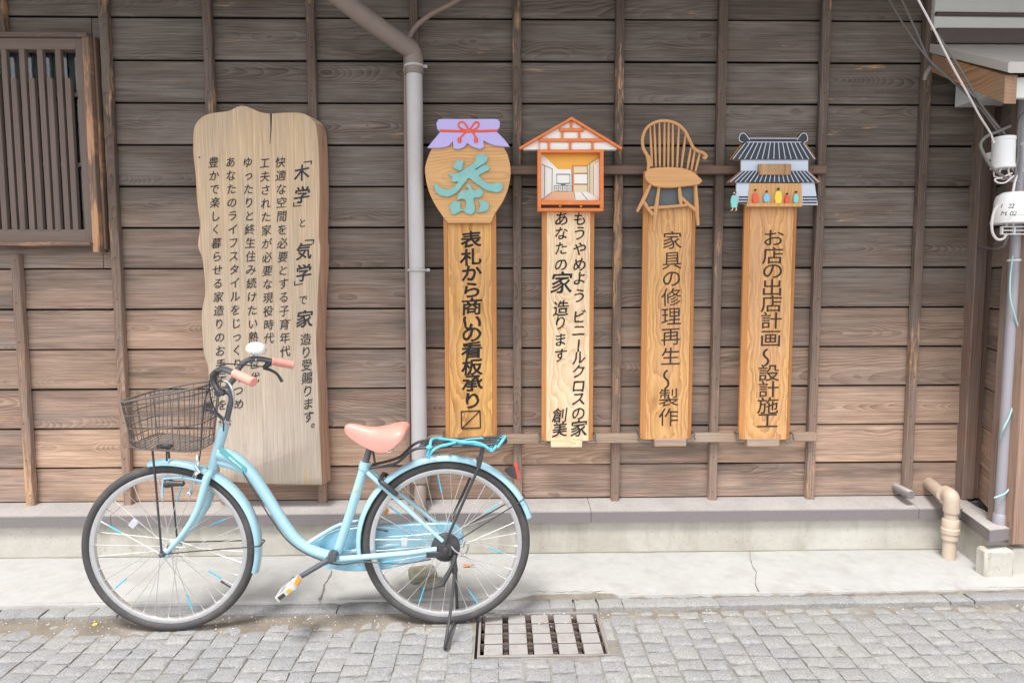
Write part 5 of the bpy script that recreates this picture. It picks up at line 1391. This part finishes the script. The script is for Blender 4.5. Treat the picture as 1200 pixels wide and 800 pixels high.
for (px,yt,yb,hw) in sec:
    s_,zt1=L2(px,yt,0); _,zb1=L2(px,yb,0)
    for j in range(N):
        a=-math.pi*.10+(math.pi*1.20)*j/(N-1); c,s=math.cos(a),math.sin(a)
        u=math.copysign(abs(c)**.75,c); v=math.copysign(abs(s)**.62,s)
        zz=zb1+(zt1-zb1)*max(0,(v+.18)/1.18) if hw>.0 else zb1
        V.append(T(s_+.010*(1-abs(v))*0,u*hw,zz))
for i in range(len(sec)-1):
    for j in range(N-1): F.append((i*N+j,i*N+j+1,(i+1)*N+j+1,(i+1)*N+j))
    F.append((i*N+N-1,i*N,(i+1)*N,(i+1)*N+N-1))
F.append(tuple(range(N))[::-1]); F.append(tuple((len(sec)-1)*N+j for j in range(N)))
m.add(V,[f[::-1] for f in F]); sad=m.build('saddle',m_pink,bike,angle=75)
sm=sad.modifiers.new('smooth','SUBSURF'); sm.levels=1; sm.render_levels=2
# chain case, cranks, pedals
case=[(364,639),(374,631),(393,623),(418,617.5),(470,614.5),(520,612.5),(534,615),(541.5,623),(543,633),(539,643),(528,649),(500,655),(470,663),(440,668.5),(404,669),(385,664),(370,652)]
m=MB(); m.prism(closed_curve([B(x,y,-.044) for x,y in case],3),-TD*.030,.004); cc_=m.build('chain_case',m_bikedark,bike,angle=30)
m=MB(); m.prism(closed_curve([B(x,y,-.0415) for x,y in [(420,630),(470,627.5),(520,624),(530,630),(522,637),(470,645),(425,647),(412,638)]],3),-TD*.004,.0015); m.build('case_pressing',m_bike,cc_)
def crank(sg):
    P_=(lambda px,py,t: B(px,py,t)) if sg>0 else (lambda px,py,t: None)
    hubp=B(389,653,.062) ; s0,z0=L2(389,653,.062); s1,z1=L2(344,680,.078)
    if sg>0: a,b=T(s0,.062,z0),T(s1,.080,z1)
    else: a,b=T(s0,-.082,z0),T(2*s0-s1,-.100,2*z0-z1)
    m=MB(); m.tube([a,a+(b-a)*.12,a+(b-a)*.25,b],[.0165,.014,.0105,.0095],14); m.lathe(a-TD*(.03*sg),TD*sg,[(.021,0),(.021,.02),(.0185,.036),(.014,.046),(0,.047)],18)
    m.lathe(b-TD*(.008*sg),TD*sg,[(.014,0),(.0145,.016),(.010,.02)],14); c=m.build('crank',m_bar,bike)
    if sg>0: dpx,dpz=L2(323.5,692,.10)[0]-L2(346.5,674,.10)[0],L2(323.5,692,.10)[1]-L2(346.5,674,.10)[1]
    else: dpx,dpz=.05,.03
    ax1=(SD*dpx+Vector((0,0,dpz))).normalized(); up1=TD.cross(ax1)
    ctr=b+TD*(.062*sg)+ (ax1*.0)
    m=MB(); m.tube([b,b+TD*(.105*sg)],.0075,10)
    for e in (-1,1): m.box(ctr+ax1*(.036*e),(.012,.092,.026),(ax1,TD,up1),ch=.004)
    for e in (-1,1): m.box(ctr+TD*(.043*e),(.066,.010,.022),(ax1,TD,up1),ch=.003)
    m.box(ctr,(.022,.084,.020),(ax1,TD,up1),ch=.004)
    pdl=m.build('pedal',m_pedal,c)
    for e in (-1,1): m=MB(); m.box(ctr+ax1*(.0425*e),(.003,.060,.016),(ax1,TD,up1),ch=.001); m.build('reflector',m_orange,pdl)
    m=MB(); m.box(ctr+TD*(.0487*sg)-ax1*.020,(.018,.003,.014),(ax1,TD,up1),ch=.001); m.build('reflector',m_orange,pdl)
    m=MB()
    m.box(ctr+TD*(.0487*sg)+ax1*.016,(.028,.002,.015),(ax1,TD,up1),ch=.001); m.build('rubber_tread',m_black,pdl)
crank(1); crank(-1)
# rear hub brake, kickstand
m=MB(); o=T(S2,.038,R_W); m.lathe(o,AX,[(.030,-.006),(.055,0),(.057,.004),(.057,.016),(.050,.021),(.030,.024),(.016,.030),(.016,.036)],28); 
m.box(T(S2-.03,.068,R_W-.022),(.09,.006,.022),(SD,TD,Vector((0,0,1))),ch=.003); m.build('drum_brake',m_black,bike)
m=MB(); m.box(T(S2,.072,R_W-.002),(.05,.006,.045),(SD,TD,Vector((0,0,1))),ch=.004); m.lathe(T(S2,.074,R_W),AX,[(.012,0),(.012,.008),(.007,.010),(.007,.02)],12); m.build('axle_plate',m_black,bike)
foot=Gd(521.5,760,.005); foot.z=.006; ff=Gd(536,722,.006)
m=MB(); top=B(531,655,.078); topf=mir(531,655,.07)
m.tube([top,B(533,668,.085),B(533,672,.086)],[.012,.013,.010],10); m.tube([B(533,668,.086),B(528.5,712,.13),foot+Vector((.003,0,.03)),foot],[.0068,.0062,.006,.0065],9,smooth=3)
m.tube([topf,topf+(ff-topf)*.35,ff+Vector((0,0,.03)),ff],[.0075,.0065,.006,.006],9,smooth=3); m.tube([foot+Vector((0,0,.004)),foot*.5+ff*.5+Vector((0,0,.012)),ff+Vector((0,0,.004))],.0058,8,smooth=3)
m.tube([top,topf],.008,9); m.build('kickstand',m_black,bike)
m=MB(); m.tube([B(534,650,.082),B(530,663,.09),B(524,674,.095),B(517.5,685,.10)],[.009,.0085,.010,.012],10,smooth=3); m.build('stand_lever',m_black,bike)
m=MB(); m.tube([B(543,641,.07),B(546,634,.075),B(549,640,.075),B(546,648,.07),B(538,651,.07)],.0035,7,smooth=4); m.tube([B(529,640,.08),B(533,645,.085),B(540,649,.08),B(548,652,.07)],.003,7,smooth=3); m.build('stand_spring',m_chrome,bike)
# rack, ring lock, tail reflector
m=MB()
for sg in (1,-1):
    P_=(lambda px,py,t: B(px,py,t)) if sg>0 else mir
    m.tube([P_(433.5,548,.024),P_(452,545.5,.035),P_(466,541.5,.045),P_(478,531,.052),P_(488,525.5,.058),P_(504,524,.062),P_(540,522.5,.062),P_(575,520.5,.062),P_(588,519,.055),P_(593,517.5,.03)],.0058,9,smooth=3)
    m.tube([P_(567,522,.066),P_(563,543,.068),P_(521,637,.072)],.0056,9)
m.tube([B(593,517.5,.03),mir(593,517.5,.03)],.0058,9)
for px in (497,524,548,572): s_,z_=L2(px,523.5-(px-497)*.035,.06); m.tube([T(s_,.062,z_),T(s_,-.062,z_)],.005,8)
for t_ in (.022,-.022):
    s0_,z0_=L2(490,525.5,.06); s1_,z1_=L2(588,519.5,.06); m.tube([T(s0_,t_,z0_),T(s1_,t_,z1_)],.0045,8)
m.box(B(561,541,.069),(.018,.004,.045),(SD,TD,Vector((0,0,1))),ch=.002); m.build('luggage_rack',m_black,bike)
m=MB(); o=T(S2,0,R_W)
m.box(B(456,571.5,.052),(.085,.018,.016),((B(467,580,.05)-B(445,563,.05)).normalized(),TD,TD.cross((B(467,580,.05)-B(445,563,.05)).normalized())),ch=.005); m.box(mir(456,571.5,.052),(.085,.018,.016),((B(467,580,.05)-B(445,563,.05)).normalized(),TD,TD.cross((B(467,580,.05)-B(445,563,.05)).normalized())),ch=.005)
a=B(445,563,.05); b=mir(445,563,.05); m.tube([a,a*.75+b*.25+(a-o).normalized()*.0,b*.75+a*.25,b],.008,9); m.build('ring_lock',m_black,bike)
m=MB(); d=B(598,553)-o; d=d.normalized(); e=AX.cross(d); 
if e.x<0: e=-e
rp=[(591.5,552.5),(603.5,547),(606.5,562),(599,559.5)]
m.prism([B(x,y,.022) for x,y in rp],-TD*.044,.002); tl=m.build('tail_lamp',m_black,bike)
m=MB(); m.prism([B(x,y,.020) for x,y in [(602.9,546),(606.6,545.5),(608.8,563),(605.6,563)]],-TD*.040,.002); m.build('red_lens',m_red,tl)
# turquoise cord wound round the rack
m=MB()
r1=[(501,534,.07),(504,523,.075),(506,515,.0),(516,513.5,-.06),(528,517.5,-.04),(540,519,.02),(553,519.5,.07),(568,522.5,.075),(576,528,.072),(581,523,.07),(584,516,-.02),(588,512,-.06)]
r2=[(502,537,.068),(507,528,.078),(515,523,.078),(525,520.5,.075),(538,517.5,.03),(550,515,-.03),(565,513.5,-.06),(580,511.5,-.075)]
r3=[(583,524,.078),(589,516,.07),(592,511.5,.0),(586,514,-.06),(577,521,.02),(575,527,.078)]
r4=[(504,517,-.06),(510,514,-.07),(530,515.5,.03),(545,518,.074),(556,518,.076),(566,521,.078),(572,525,.078)]
for r_ in (r1,r2,r3,r4): m.tube([B(*p) for p in r_],.0055,8,smooth=4)
m.lathe(B(503,524,.078),SD,[(.003,-.012),(.010,-.004),(.010,.004),(.003,.012)],10); m.lathe(B(540,518.5,.035),SD,[(.003,-.014),(.010,-.004),(.010,.004),(.003,.014)],10)
tag(m.build('elastic_cord',m_rope),'turquoise cord knotted round the luggage rack of the bicycle','cord')
